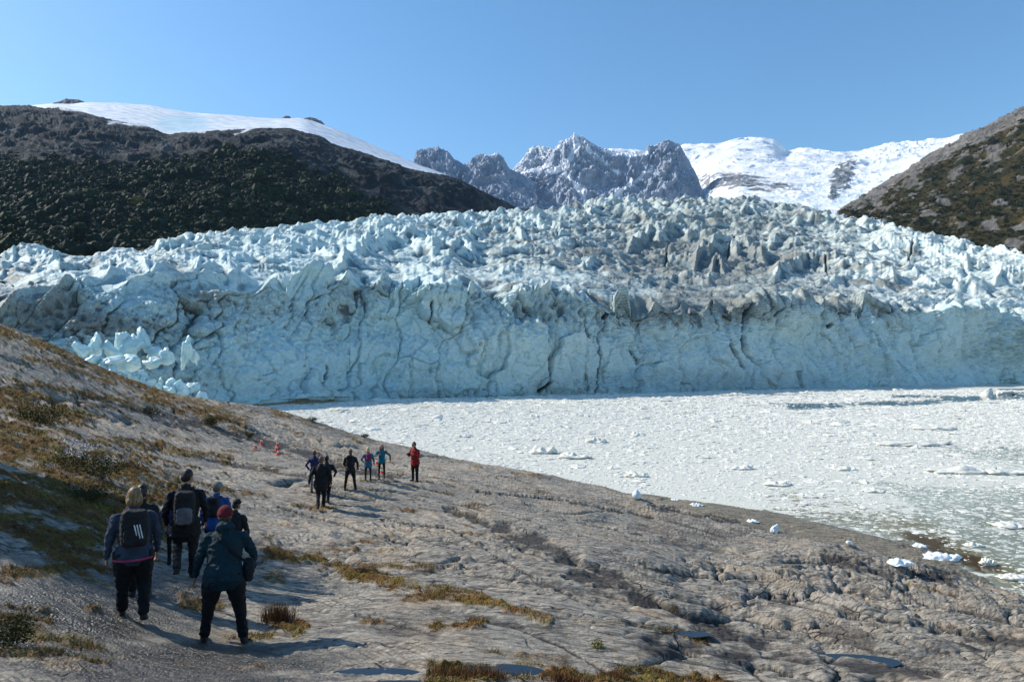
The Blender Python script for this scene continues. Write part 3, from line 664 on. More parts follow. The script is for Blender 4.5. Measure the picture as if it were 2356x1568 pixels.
for pts, w in CR: crk = np.maximum(crk, np.clip(1.5 - stroke(gX + wob, gY, pts) / (w * .72), 0, 1))
hol_ = np.clip(1.3 - ell(gX, gY, 1472, 790, 14, 26, -12), 0, 1) + np.clip(1.3 - ell(gX, gY, 1250, 905, 26, 26), 0, 1) + .8 * np.clip(1.3 - ell(gX, gY, 1290, 905, 16, 12), 0, 1)
out_ = out_ - crk * 5.0 - np.clip(hol_, 0, 1) * 3.5
# bright broken ice on the right and the big fins
out_ = out_ + 9 * np.exp(-ell(gX, gY, 2350, 770, 95, 50, -30) ** 4) * (.6 + .5 * rub) * face
fin = np.exp(-ell(gX, gY, 1000, 660, 75, 40, 10) ** 4)
out_ = out_ + 4 * fin * face
P = P + N * (out_ + fw)[..., None] * np.array([1, 1, .75]); P[..., 2] += up
P[..., 1] -= top * .2 * up * sstep(0, 6, up)        # seracs lean down-glacier
# attributes
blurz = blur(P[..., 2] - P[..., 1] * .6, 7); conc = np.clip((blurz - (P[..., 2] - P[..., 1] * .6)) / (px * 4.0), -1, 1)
gn = fbm3(x / 26, y / 26, z / 13, 4, 501, .6)
dirt = .22 + .48 * np.exp(-ell(gX, gY, 1550, 610, 420, 60, 3) ** 2) + .4 * np.exp(-ell(gX, gY, 1700, 610, 170, 22, -8) ** 2) + .5 * np.exp(-ell(gX, gY, 1600, 535, 300, 80) ** 2) + .42 * np.exp(-ell(gX, gY, 60, 670, 280, 100, 15) ** 2) + .55 * np.exp(-ell(gX, gY, 1600, 705, 170, 45) ** 4) + .5 * np.exp(-ell(gX, gY, 120, 735, 260, 55, 10) ** 2) + .45 * np.exp(-ell(gX, gY, 480, 680, 140, 60, 20) ** 2) + .35 * np.exp(-ell(gX, gY, 1880, 690, 160, 22) ** 2) + .3 * np.exp(-ell(gX, gY, 790, 670, 60, 50) ** 2)
dirt = dirt - .35 * face * sstep(.85, .5, hgt) * sstep(350, 600, gX) - .12 * sstep(2000, 2300, gX)
low = .55 * np.exp(-ell(gX, gY, 1600, 880, 330, 35) ** 4) + .3 * np.exp(-ell(gX, gY, 900, 905, 400, 14) ** 4)
band = np.clip(ridge2(wx / 150, tilt / 20, 3, 503, .6) - .95, 0, 1) * top * sstep(700, 1300, gX) * sstep(2300, 2000, gX)
dirt = np.clip(dirt + .35 * gn + 1.5 * band - .25 * np.clip(trace / 20, 0, 1), 0, 1)
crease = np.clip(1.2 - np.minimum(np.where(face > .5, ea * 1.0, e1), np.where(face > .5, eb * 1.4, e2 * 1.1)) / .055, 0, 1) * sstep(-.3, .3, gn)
strata = np.clip(sstep(1150, 1450, gX) * sstep(2150, 1800, gX) * (1 - .75 * face * sstep(.9, .7, hgt)), 0, 1)
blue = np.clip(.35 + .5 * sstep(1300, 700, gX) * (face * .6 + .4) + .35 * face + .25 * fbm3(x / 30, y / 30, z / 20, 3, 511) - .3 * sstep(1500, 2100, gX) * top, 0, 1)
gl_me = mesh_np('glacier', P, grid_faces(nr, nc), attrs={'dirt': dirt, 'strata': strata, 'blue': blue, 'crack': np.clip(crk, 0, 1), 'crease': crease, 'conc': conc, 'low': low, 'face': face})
m = NT('glacier_ice')
pos = m.pos()
wv = m.n('Vector' + 'Math', operation='ADD') if False else None
nA = m.noise(.09, 8, .65, m.map((1, 1, 1.6)), .4)
nB = m.noise(.55, 8, .7, m.map((1, 1, 1.8)), .5)
nC = m.noise(.05, 6, .7, m.map((2.6, 2.6, .55)), 1.2)     # streaks that run down the face
vn = m.noise(.12, 6, .75, None, 2.2)
vein = m.rng(m.math('ABSOLUTE', m.math('SUBTRACT', vn, .5)), .022, .0)
vn2 = m.noise(.32, 5, .75, m.map((1, 1, .6)), 2.5)
vein2 = m.rng(m.math('ABSOLUTE', m.math('SUBTRACT', vn2, .5)), .020, .0)
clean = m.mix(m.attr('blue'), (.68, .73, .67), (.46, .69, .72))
clean = m.mix(m.rng(nB, .35, .68), clean, m.mix(.55, clean, (.76, .83, .79)))
col = m.mix(m.math('MULTIPLY', m.rng(nA, .50, .66), .35), clean, (.28, .46, .52))
dm = m.math('ADD', m.attr('dirt'), m.math('MULTIPLY_ADD', nC, 1.1, -.62))
dm = m.math('ADD', dm, m.math('MULTIPLY_ADD', nB, .9, -.50))
col = m.mix(m.math('MULTIPLY', m.rng(dm, .22, .9), .78), col, (.19, .18, .15))
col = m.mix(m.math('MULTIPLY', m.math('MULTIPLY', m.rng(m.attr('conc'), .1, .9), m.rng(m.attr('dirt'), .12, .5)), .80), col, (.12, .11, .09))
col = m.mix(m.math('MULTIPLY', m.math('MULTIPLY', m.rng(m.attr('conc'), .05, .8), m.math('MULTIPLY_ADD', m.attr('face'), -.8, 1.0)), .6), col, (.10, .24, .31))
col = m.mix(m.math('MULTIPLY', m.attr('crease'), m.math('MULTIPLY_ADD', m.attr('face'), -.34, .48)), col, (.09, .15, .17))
vs_ = m.rng(m.attr('dirt'), .05, .45)
col = m.mix(m.math('MULTIPLY', m.math('MULTIPLY', vein, vs_), .8), col, (.10, .10, .09))
col = m.mix(m.math('MULTIPLY', m.math('MULTIPLY', vein2, vs_), .6), col, (.12, .12, .11))
ws = m.n('TexWave', wave_type='BANDS', bands_direction='Z', wave_profile='SAW'); m.set(ws.inputs['Vector'], m.map((1, 1, 1), (.06, .10, 0)))
ws.inputs['Scale'].default_value = .26; ws.inputs['Distortion'].default_value = 7.0; ws.inputs['Detail'].default_value = 5; ws.inputs['Detail Scale'].default_value = .35
col = m.mix(m.math('MULTIPLY', m.math('MULTIPLY', m.rng(ws.outputs['Fac'], .55, .95), m.attr('strata')), .62), col, (.15, .155, .14))
col = m.mix(m.math('MULTIPLY', m.attr('low'), m.rng(nB, .3, .6)), col, (.20, .29, .34))
col = m.mix(m.attr('crack'), col, (.02, .035, .04))
hb = m.math('ADD', m.math('MULTIPLY', nB, 1.0), m.math('MULTIPLY', m.noise(2.0, 4, .7), .35))
vb = m.voro(.42, m.map((1, 1, 1.3)), 'F1', 'Distance'); hb = m.math('ADD', hb, m.math('MULTIPLY', vb, .35))
nrm = m.bump(hb, .75, 1.1)
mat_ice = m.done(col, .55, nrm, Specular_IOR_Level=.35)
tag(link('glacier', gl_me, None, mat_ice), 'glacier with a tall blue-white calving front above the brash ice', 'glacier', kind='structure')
print('glacier', gl_me.name, time.time() - T0)
# ------------------------------------------------------------ mountains behind
def rockmat(name, c0, c1, c2, sc=1.0, warm=.2, bumpd=6.0):
    m = NT(name)
    n1 = m.noise(.012 * sc, 10, .7, m.map((1, 1, .45)), .6); n2 = m.noise(.05 * sc, 8, .7, m.map((1, 1, .35)), .4)
    c = m.ramp(n1, [(.32, c0), (.5, c1), (.68, c2)])
    c = m.mix(m.rng(n2, .4, .7), c, m.mix(.5, c, c0))
    m.n1, m.n2 = n1, n2
    return m, c
# --- snow field and icefall on the right, farthest
XS = np.linspace(1380, 2420, 760)
SNY = [(1380,345),(1500,350),(1570,333),(1650,337),(1690,322),(1720,318),(1775,322),(1790,326),(1802,352),(1850,343),(1900,350),(1960,355),(2000,347),(2050,333),(2120,327),(2180,320),(2212,311),(2300,330),(2420,340)]
lv = [([(1380,640),(1560,640),(1640,560),(2420,560)], 1500), ([(1380,600),(1570,590),(1640,520),(1700,505),(1930,500),(2420,500)], 1900), ([(1380,560),(1590,540),(1650,450),(1700,430),(2000,430),(2200,400),(2420,390)], 3300), ([(1380,430),(1580,430),(1640,382),(1700,378),(2000,385),(2200,355),(2420,350)], 5200), (SNY, 6600), ([(x, y + 90) for x, y in SNY], 8200)]
P = loft(lv, XS, [20, 110, 130, 130, 40]); N = normals(P); x, y, z = P[..., 0], P[..., 1], P[..., 2]
sX, sY = proj(x, y, z); pxm = y / FPX
w = fbm3(x / 500, y / 500, z / 500, 3, 601)
lump_ = ridge3(x / 650 + w, y / 900, z / 420, 4, 605); sm = ridge3(x / 140 + w, y / 160, z / 80, 4, 611); fine_ = ridge3(x / 45, y / 60, z / 30, 3, 615)
ice = np.clip(sstep(400, 470, sY) + sstep(1800, 2000, sX) * sstep(370, 420, sY) + .9 * np.exp(-ell(sX, sY, 2060, 350, 90, 18, -10) ** 4), 0, 1)
rk = np.zeros_like(x)
for a in [(1700,420,90,18,5,1),(1800,432,50,10,10,.8),(1940,405,22,34,28,1.3),(1916,440,8,20,5,1.2),(1640,425,40,22,0,.7)]:
    rk = np.maximum(rk, a[5] * np.clip(1.45 - ell(sX, sY, *a[:5]) + .55 * fbm3(x / 130, y / 130, z / 60, 4, 621), 0, 1))
amp = poly(y[:, 0], [(1500, .35), (3300, .8), (6600, 1.0), (8200, 1)])[:, None]
d_ = pxm * (6.0 * (lump_ - .8) * amp + (.7 + 2.6 * ice) * (sm - .8) + (.5 + 1.3 * ice) * (fine_ - .8)) + np.clip(rk, 0, 1) * pxm * 4 * (.2 + .8 * sm)
P = P + N * d_[..., None]; P[..., 2] += 0
me = mesh_np('snow_mountain', P, grid_faces(*P.shape[:2]), attrs={'rock': sstep(.35, .6, rk - .5 * np.clip(sm - .7, 0, 1)), 'ice': ice})
m, c = rockmat('snow_mountain', (.10, .105, .11), (.2, .2, .2), (.32, .31, .3))
snow = m.mix(m.math('MULTIPLY', m.attr('ice'), m.rng(m.noise(.02, 6, .7), .48, .62)), (.90, .91, .92), (.66, .80, .86))
rf = m.math('MULTIPLY', m.attr('rock'), m.rng(m.noise(.02, 6, .7, m.map((1, 1, .5))), .36, .44))
mat = m.done(m.mix(rf, snow, c), .6, m.bump(m.noise(.015, 8, .65), .6, 30.0))
tag(link('snow_mountain', me, None, mat), 'snow covered mountain with an icefall', 'mountain', kind='structure')
# --- pale dome behind the granite peaks
def peak(name, X0, X1, nx, sky_, ybot, dist, depth, seed, matl, spread=1.0, rows=(150, 30), jag=1.0, label=None, but=1.0):
    X = np.linspace(X0, X1, nx)
    yb = ybot if isinstance(ybot, list) else [(X0, ybot), (X1, ybot)]
    mid = [(a, poly(a, sky_) * .55 + poly(a, yb) * .45) for a in np.linspace(X0, X1, 30)]
    lv = [(yb, dist - depth), (mid, dist - depth * .34), (sky_, dist), ([(a, b + 60) for a, b in sky_], dist + depth * .6)]
    X_ = X
    pts = []
    for yl, dl in lv:
        Y = np.interp(X_, [p[0] for p in yl], [p[1] for p in yl]); pts.append(np.stack(at(X_, Y, dl), -1))
    out = []
    for k, r in enumerate([rows[0] // 2, rows[0] // 2, rows[1]]):
        t = np.linspace(0, 1, r, endpoint=(k == 2))[:, None, None]; out.append(pts[k] * (1 - t) + pts[k + 1] * t)
    P = np.concatenate(out, 0); N = normals(P); x, y, z = P[..., 0], P[..., 1], P[..., 2]
    X3, Y3 = proj(x, y, z); px_ = dist / FPX
    w = .5 * fbm3(x / (60 * px_), y / (60 * px_), z / (60 * px_), 3, seed)
    q = 1 / px_
    butt = ridge3(x * q / 42 + w, y * q / 60, z * q / 120, 4, seed + 3); fl_ = ridge3(x * q / 11 + w, y * q / 20, z * q / 40 + w, 4, seed + 9); gr = ridge3(x * q / 6, y * q / 6, z * q / 6, 3, seed + 13)
    t = np.arange(P.shape[0])[:, None] / rows[0]; edge = sstep(1.04, .8, t)
    d_ = px_ * (but * 20 * (butt - .8) * edge + 7 * (fl_ - .8) * edge + 1.0 * (gr - .8) * edge) * jag
    P = P + N * d_[..., None] * np.array([.35, 1, .35]); P[..., 2] += px_ * jag * 3.0 * (gr - .9)
    Nn = normals(P)
    flat = Nn[..., 2]
    return P, flat, X3, Y3, fl_, gr, butt
GR1 = [(930,420),(950,372),(956,350),(966,343),(985,341),(1004,337),(1008,334),(1012,342),(1028,345),(1042,363),(1066,378),(1078,374),(1088,362),(1104,353),(1128,356),(1145,351),(1158,362),(1164,374),(1175,390),(1195,396),(1230,420)]
GR2 = [(1150,402),(1175,398),(1200,397),(1222,388),(1250,380),(1268,352),(1278,338),(1292,322),(1306,319),(1316,313),(1322,302),(1330,313),(1340,312),(1352,322),(1376,337),(1405,345),(1440,352),(1455,348),(1485,346),(1490,334),(1508,333),(1522,325),(1537,320),(1546,324),(1562,330),(1572,345),(1582,362),(1598,392),(1610,420),(1622,455),(1640,480)]
PALE = [(1170,400),(1190,378),(1200,368),(1214,346),(1226,335),(1250,336),(1275,342),(1300,348),(1340,360)]
m, c = rockmat('granite_cliff', (.15, .19, .27), (.26, .31, .39), (.42, .45, .51), .5)
m.n3 = m.noise(.02, 7, .75, m.map((1.6, 1.6, .5)), .5)
sn = m.math('ADD', m.attr('snow'), m.math('MULTIPLY_ADD', m.n3, 1.0, -.5))
c = m.mix(m.rng(sn, .46, .58), c, (.84, .86, .90))
mat_gran = m.done(c, .85, m.bump(m.math('ADD', m.n2, m.n3), .6, 16.0))
P, flat, X3, Y3, fl_, gr, bt = peak('p', 1170, 1340, 200, PALE, 470, 5200, 700, 701, None)
me = mesh_np('pale_peak', P, grid_faces(*P.shape[:2]), attrs={'snow': .35 + .5 * sstep(.35, .6, flat) + .1 * gr})
tag(link('pale_peak', me, None, mat_gran), 'pale snow dusted dome behind the granite wall', 'mountain', kind='structure')
P, flat, X3, Y3, fl_, gr, bt = peak('p', 930, 1235, 340, GR1, [(930,470),(1235,500)], 3900, 650, 721, None)
me = mesh_np('granite_peaks', P, grid_faces(*P.shape[:2]), attrs={'snow': -.05 + .55 * sstep(.55, .8, flat) + .28 * sstep(480, 440, Y3) * sstep(1180, 1220, X3) + .5 * np.exp(-(stroke(X3, Y3, [(1110,356),(1150,354)]) / 5) ** 2) + .12 * (fl_ - .8)})
tag(link('granite_peaks', me, None, mat_gran), 'blue grey twin granite peaks left of the main wall', 'mountain', kind='structure')
P, flat, X3, Y3, fl_, gr, bt = peak('p', 1150, 1640, 560, GR2, [(1150,520),(1640,520)], 4100, 620, 741, None)
sn = .06 + .6 * sstep(.45, .7, flat) + .16 * (1.0 - bt) + .38 * sstep(400, 320, Y3) * sstep(1470, 1400, X3) + .10 * sstep(1300, 1200, X3)
for pts, ww in [([(1180,398),(1235,388),(1265,378)],7),([(1300,400),(1340,440),(1350,470)],6),([(1400,350),(1445,356),(1490,352)],6),([(1405,470),(1430,435)],10),([(1440,430),(1500,385)],5),([(1330,330),(1300,380),(1260,400)],7),([(1350,340),(1420,400)],5)]:
    sn = np.maximum(sn, .75 * np.clip(1.5 - stroke(X3, Y3, pts) / ww, 0, 1))
me = mesh_np('granite_wall', P, grid_faces(*P.shape[:2]), attrs={'snow': sn})
tag(link('granite_wall', me, None, mat_gran), 'sharp snow dusted granite wall with a needle summit', 'mountain', kind='structure')

# --- ice cap on the left
XC = np.linspace(-350, 1300, 620)
CAP = [(-350,262),(0,252),(115,240),(200,236),(270,237),(350,245),(450,262),(540,268),(640,273),(700,274),(742,288),(790,305),(850,332),(900,352),(960,378),(1000,393),(1036,407),(1100,445),(1160,478),(1220,505),(1300,520)]
lv = [(480, 1500), ([(-350,420),(300,400),(700,400),(1000,440),(1300,530)], 1800), ([(-350,300),(100,290),(400,320),(700,318),(1000,412),(1300,524)], 2500), (CAP, 3200), ([(a, b + 60) for a, b in CAP], 4200)]
P = loft(lv, XC, [15, 40, 160, 30]); N = normals(P); x, y, z = P[..., 0], P[..., 1], P[..., 2]; cX, cY = proj(x, y, z)
d_ = (y / FPX) * (3.2 * fbm2(x / 500 + y / 500, y / 350, 4, 801) + .9 * ridge2(x / 260 + y / 300, y / 50 - x / 140, 3, 805) )
P = P + N * d_[..., None]
me = mesh_np('ice_cap', P, grid_faces(*P.shape[:2]), attrs={'ice': sstep(.2, .8, ell(cX, cY, 420, 285, 60, 20) * -1 + 1.5) * .8})
m = NT('ice_cap_snow')
wv = m.n('TexWave', wave_type='BANDS', bands_direction='Y'); m.set(wv.inputs['Vector'], m.map((1, 1, 1), (0, 0, .5))); wv.inputs['Scale'].default_value = .006; wv.inputs['Distortion'].default_value = 12; wv.inputs['Detail'].default_value = 6
c = m.mix(m.math('MULTIPLY', m.rng(m.math('ADD', m.math('MULTIPLY', wv.outputs['Fac'], .4), m.math('MULTIPLY', m.noise(.004, 8, .7, m.map((.6, 2.2, 1))), .9)), .5, .85), .6), (.80, .82, .85), (.50, .58, .66))
c = m.mix(m.attr('ice'), c, (.45, .66, .76))
mat = m.done(c, .7, m.bump(m.noise(.01, 8, .7, m.map((.5, 1.6, 1))), .5, 18.0))
tag(link('ice_cap', me, None, mat), 'smooth white ice cap over the left mountain', 'ice cap', kind='structure')
# nunataks on its rim
def nunatak(pts, dist, seed, label):
    X0, X1 = pts[0][0], pts[-1][0]
    P, flat, X3, Y3, fl_, gr, bt = peak('n', X0, X1, 110, pts, max(p[1] for p in pts) + 10, dist, 120, seed, None, rows=(36, 12), jag=.30)
    return tag(link('rock_outcrop', mesh_np('rock_outcrop', P, grid_faces(*P.shape[:2])), None, mat_dk), label, 'rock outcrop', kind='structure')
m, c = rockmat('dark_mountain_rock', (.03, .032, .036), (.085, .085, .09), (.20, .19, .19), 1.5)
mat_dk = m.done(c, .85, m.bump(m.n2, .8, 10.0))
nunatak([(95,246),(125,236),(145,230),(152,226),(158,228),(180,229),(192,233),(206,238)], 3180, 821, 'dark rock knob on the crest of the ice cap')
nunatak([(630,276),(650,271),(655,267),(664,266),(670,271),(690,275)], 3230, 823, 'small dark rock knob on the ice cap rim')
nunatak([(695,275),(705,270),(720,270),(740,278),(748,288),(775,298)], 3190, 825, 'low dark rock ridge at the right end of the ice cap')

# --- left mountain: rock terrace, cliff, wooded flank
XL = np.linspace(-420, 1300, 1150)
TER = [(-420,225),(-100,240),(0,244),(60,243),(110,250),(140,248),(200,262),(250,276),(330,288),(360,300),(380,312),(420,306),(520,301),(600,296),(665,296),(700,306),(735,312),(762,332),(810,345),(870,362),(950,392),(1000,400),(1040,406),(1100,434),(1165,466),(1220,500),(1300,540)]
MIDL = [(-420,380),(0,368),(140,352),(250,370),(330,372),(450,350),(570,335),(650,338),(730,365),(800,395),(900,420),(1000,448),(1100,478),(1300,560)]
BOTL = [(-420,660),(0,610),(300,600),(560,560),(860,530),(1180,500),(1300,580)]
lv = [([(a, b + 40) for a, b in BOTL], [(-420,430),(0,450),(300,500),(560,620),(860,760),(1180,900),(1300,950)]), (BOTL, [(-420,450),(0,470),(300,530),(560,660),(860,800),(1180,950),(1300,1000)]),
      (inter(BOTL, MIDL, .5), [(-420,640),(0,650),(300,680),(560,780),(860,880),(1180,1050),(1300,1100)]), (MIDL, [(-420,1000),(0,1000),(300,1000),(560,1000),(800,1020),(1000,1080),(1300,1200)]),
      (inter(MIDL, TER, .5), [(-420,1300),(0,1300),(560,1250),(1000,1150),(1300,1250)]), (TER, [(-420,2000),(0,1900),(380,1600),(700,1500),(1000,1300),(1300,1350)]), ([(a, b + 40) for a, b in TER], [(-420,2500),(0,2400),(380,2100),(700,2000),(1300,1700)])]
P = loft(lv, XL, [12, 120, 130, 70, 90, 20]); N = normals(P); x, y, z = P[..., 0], P[..., 1], P[..., 2]; lX, lY = proj(x, y, z); pm = y / FPX
w = .6 * fbm3(x / 120, y / 120, z / 120, 3, 901)
veg = np.clip((lY - poly(lX, [(-420,370),(0,362),(100,362),(250,372),(330,372),(450,355),(540,338),(600,330),(640,345),(700,372),(800,430),(950,480)])) / 12 + 1.2 * fbm3(x / 60, y / 60, z / 60, 3, 905), 0, 1) * sstep(1050, 800, lX + 60 * w)
big_ = ridge3(x / 150 + w, y / 170, z / 110, 5, 911, .55); mid_ = ridge3(x / 45 + w, y / 50, z / 40, 4, 921, .6); fin_ = ridge3(x / 14, y / 14, z / 14, 3, 931, .6)
edg = sstep(-2, 28, lY - poly(lX, TER))
d_ = pm * ((1 - veg) * (17 * (big_ - 1.0) * edg + 7 * (mid_ - .9) * (.3 + .7 * edg) + 2.2 * (fin_ - .8)) + veg * (9 * (big_ - .8) + 2 * (mid_ - .8)))
P = P + N * d_[..., None] * np.array([1, 1, .8])
snow = np.zeros_like(x)
for pts, ww in [([(180,245),(140,250),(200,255)],3),([(250,283),(300,285),(360,290)],3),([(400,300),(470,303)],3),([(540,308),(600,290)],2),([(240,268),(300,272)],2)]: snow = np.maximum(snow, np.clip(1.5 - stroke(lX, lY, pts) / ww + .6 * mid_ - .5, 0, 1))
LEFT = (P, veg, lX, lY)
me = mesh_np('left_mountain', P, grid_faces(*P.shape[:2]), attrs={'veg': veg, 'snow': snow})
m, c = rockmat('left_mountain', (.006, .009, .012), (.022, .026, .030), (.14, .142, .14), 2.2)
st = m.noise(.10, 6, .7, m.map((1, 1, .3)))
c = m.mix(m.rng(st, .60, .78), c, m.mix(.4, c, (.13, .135, .14)))
gcol = m.ramp(m.noise(.06, 7, .75), [(.3, (.006, .011, .005)), (.5, (.013, .022, .008)), (.7, (.028, .038, .014))])
c = m.mix(m.attr('veg'), c, gcol)
c = m.mix(m.attr('snow'), c, (.75, .78, .82))
mat = m.done(c, .9, m.bump(m.math('ADD', m.n2, m.noise(.2, 6, .7)), .9, 5.0), Specular_IOR_Level=.15)
tag(link('left_mountain', me, None, mat), 'dark rocky mountain with a wooded lower flank on the left', 'mountain', kind='structure')

# --- right hill
XR = np.linspace(1860, 2760, 760)
RID = [(1860,560),(1900,510),(1925,490),(1950,472),(2000,440),(2050,410),(2100,385),(2150,352),(2200,325),(2280,288),(2356,250),(2500,190),(2760,90)]
BOTR = [(1860,600),(1930,500),(2000,520),(2100,545),(2200,580),(2356,620),(2760,720)]
SCR = [(1860,590),(1930,490),(1985,478),(2050,440),(2075,418),(2120,395),(2200,352),(2260,322),(2300,305),(2356,272),(2500,215),(2760,120)]
lv = [([(a, b + 40) for a, b in BOTR], [(1860,900),(1930,860),(2100,700),(2356,560),(2760,470)]), (BOTR, [(1860,930),(1930,900),(2100,740),(2356,600),(2760,500)]), (inter([(max(a, 1860), b) for a, b in BOTR], SCR, .5), [(1860,950),(1930,940),(2100,850),(2356,740),(2760,640)]),
      (SCR, [(1860,980),(1930,985),(2100,1000),(2356,960),(2760,900)]), (RID, [(1860,1000),(1930,1020),(2100,1120),(2356,1150),(2760,1150)]), ([(a, b + 60) for a, b in RID], [(1860,1200),(2356,1450),(2760,1500)])]
lv = [([q for q in a if q[0] >= 1860], b) for a, b in lv]
P = loft(lv, XR, [12, 130, 130, 60, 20]); N = normals(P); x, y, z = P[..., 0], P[..., 1], P[..., 2]; rX, rY = proj(x, y, z); pm = y / FPX
w = .6 * fbm3(x / 120, y / 120, z / 120, 3, 1001)
vg = fbm3(x / 22, y / 22, z / 22, 4, 1005, .6)
veg = np.clip((rY - poly(rX, SCR)) / 9 + 2.0 * vg + .5, 0, 1)
big_ = ridge3(x / 120 + w, y / 120, z / 80, 4, 1011, .55); mid_ = ridge3(x / 30 + w, y / 30, z / 24, 4, 1021, .6); fin_ = ridge3(x / 9, y / 9, z / 9, 3, 1031, .6)
rkk = sstep(.32, .48, vg * -1 + .25 * (mid_ - .8)) * (rX > 1900)
for a in [(2100,420,22,9,-20),(2170,465,16,7,0),(2280,520,18,10,10),(2330,560,20,12,0),(2020,470,12,10,0),(2200,395,20,10,-30),(2290,350,22,14,-40)]: rkk = np.maximum(rkk, sstep(1.3, .8, ell(rX, rY, *a) + .5 * vg))
veg = veg * (1 - .85 * rkk)
d_ = pm * ((5 * (big_ - .8)) * sstep(RID[0][1], 0, 0 * rY + 1) + (2.2 + 3 * veg) * (mid_ - .8) * sstep(-4, 20, rY - poly(rX, RID)) + 1.2 * (fin_ - .8) + 2.5 * rkk * mid_)
P = P + N * d_[..., None]
RIGHT = (P, veg, rX, rY)
me = mesh_np('right_hill', P, grid_faces(*P.shape[:2]), attrs={'veg': veg})
m, c = rockmat('right_hill', (.08, .08, .075), (.19, .178, .165), (.33, .31, .285), 3.0)
g = m.ramp(m.noise(.035, 8, .75), [(.34, (.010, .015, .005)), (.47, (.026, .028, .009)), (.58, (.060, .044, .014)), (.7, (.10, .068, .022))])
c = m.mix(m.attr('veg'), c, g)
mat = m.done(c, .9, m.bump(m.math('ADD', m.n2, m.noise(.25, 6, .7)), .9, 4.0), Specular_IOR_Level=.15)
tag(link('right_hill', me, None, mat), 'scrub covered hill with bare grey rock crest on the right', 'hill', kind='structure')
print('mountains', time.time() - T0)
# ------------------------------------------------------------ woods and scrub
def clump_lib(seed, n=150, r=1.0, leaf=.30, flat=.8):
    """leaf-clump faces spread through a lumpy crown volume"""
    r_ = np.random.RandomState(seed)
    cs = r_.normal(0, .42, (9, 3)); cs[:, 2] = np.abs(cs[:, 2]) * .9
    V, Fc = [], []
    for k in range(n):
        c = cs[r_.randint(9)]; d = r_.normal(0, 1, 3); d /= np.linalg.norm(d); d[2] = abs(d[2]) * .9 - .15
        p = c + d * (.38 + .12 * r_.rand()); p[2] *= flat
        nn = d + r_.normal(0, .5, 3); nn /= np.linalg.norm(nn)
        a = np.cross(nn, (0, 0, 1.) if abs(nn[2]) < .9 else (1., 0, 0)); a /= np.linalg.norm(a); b = np.cross(nn, a)
        s = leaf * (.5 + r_.rand()); ang = r_.rand() * 6; ca, sa = math.cos(ang), math.sin(ang)
        a, b = a * ca + b * sa, -a * sa + b * ca
        i = len(V); V += [p - a * s * .5, p + b * s * .5, p + a * s * .5 + nn * .08, p - b * s * .5]; Fc.append((i, i + 1, i + 2, i + 3))
    return np.array(V), np.array(Fc)
def sheet_points(S, n, seed, ok):
    P, veg, sX, sY = S; r_ = np.random.RandomState(seed)
    i = r_.randint(2, P.shape[0] - 2, n); j = r_.randint(2, P.shape[1] - 2, n)
    k = ok(veg[i, j], sX[i, j], sY[i, j], r_.rand(n)); return P[i[k], j[k]]
def wood(name, pts, size, lib_, seed, mat, label, cat, tall=1.0, smooth=False):
    r_ = np.random.RandomState(seed); co, fc, cl, nn = [], [], [], 0
    for p in pts:
        V, Fc = lib_[r_.randint(len(lib_))]; s = size * math.exp(r_.normal(0, .35)); a = r_.rand() * 6.28; c, q = math.cos(a), math.sin(a)
        co.append(np.stack([(V[:, 0] * c - V[:, 1] * q) * s + p[0], (V[:, 0] * q + V[:, 1] * c) * s + p[1], V[:, 2] * s * tall * (.8 + .5 * r_.rand()) + p[2] + s * .25 * tall], 1))
        fc.append(Fc + nn); nn += len(V); cl.append(np.full(len(V), r_.rand()))
    me = mesh_np(name, np.concatenate(co), np.concatenate(fc), smooth=smooth, attrs={'tone': np.concatenate(cl)})
    return tag(link(name, me, None, mat), label, cat, kind='stuff')
def leafmat(name, stops):
    m = NT(name)
    f = m.math('ADD', m.math('MULTIPLY', m.attr('tone'), .7), m.math('MULTIPLY', m.noise(.9, 3, .6), .3))
    c = m.ramp(f, stops)
    return m.done(c, .75, None, Specular_IOR_Level=.15)
mat_forest = leafmat('forest_leaves', [(.1, (.0035, .010, .002)), (.5, (.006, .017, .0035)), (.8, (.010, .025, .005)), (.95, (.018, .030, .007))])
mat_scrub = leafmat('scrub_leaves', [(.1, (.008, .015, .005)), (.5, (.020, .028, .008)), (.8, (.05, .042, .014)), (.95, (.08, .055, .02))])
def crown_lib(seed, k=8):
    r_ = np.random.RandomState(seed); V, Fc, n = [], [], 0
    for q in range(k):
        c = r_.normal(0, .38, 3); c[2] = abs(c[2]) * .8; v, f = blob(c, (.42, .42, .36), None, 1, 1, 9, 6)
        v = c + (v - c) * (1 + .28 * noise3(v[:, 0] * 3.5 + seed, v[:, 1] * 3.5, v[:, 2] * 3.5, q) + .12 * r_.normal(0, .5, len(v)))[:, None]
        V.append(v); Fc.append(f + n); n += len(v)
    v, f = clump_lib(seed, 110, leaf=.24); V.append(v); Fc.append(f + n)
    return np.concatenate(V), np.concatenate(Fc)
cl1 = [crown_lib(s) for s in range(7)]
pts = sheet_points(LEFT, 60000, 3, lambda v, X, Y, r: (v > .7) & (Y > 350) & (Y < 640) & (X > -120) & (X < 960) & (r < .19 * (1 + (Y - 350) / 120) * sstep(980, 560, X)))
wood('forest', pts, 5.2, cl1, 4, mat_forest, 'dark beech forest covering the foot of the left mountain', 'forest', .95)
print('forest', len(pts))
cl2 = [clump_lib(s + 50, 60, leaf=.3) for s in range(6)]
pts = sheet_points(RIGHT, 40000, 5, lambda v, X, Y, r: (v > .65) & (Y < 640) & (X < 2500) & (r < .13))
wood('scrub', pts, 2.3, cl2, 6, mat_scrub, 'low dark scrub covering the right hill', 'scrub', .8)
print('scrub', len(pts), time.time() - T0)
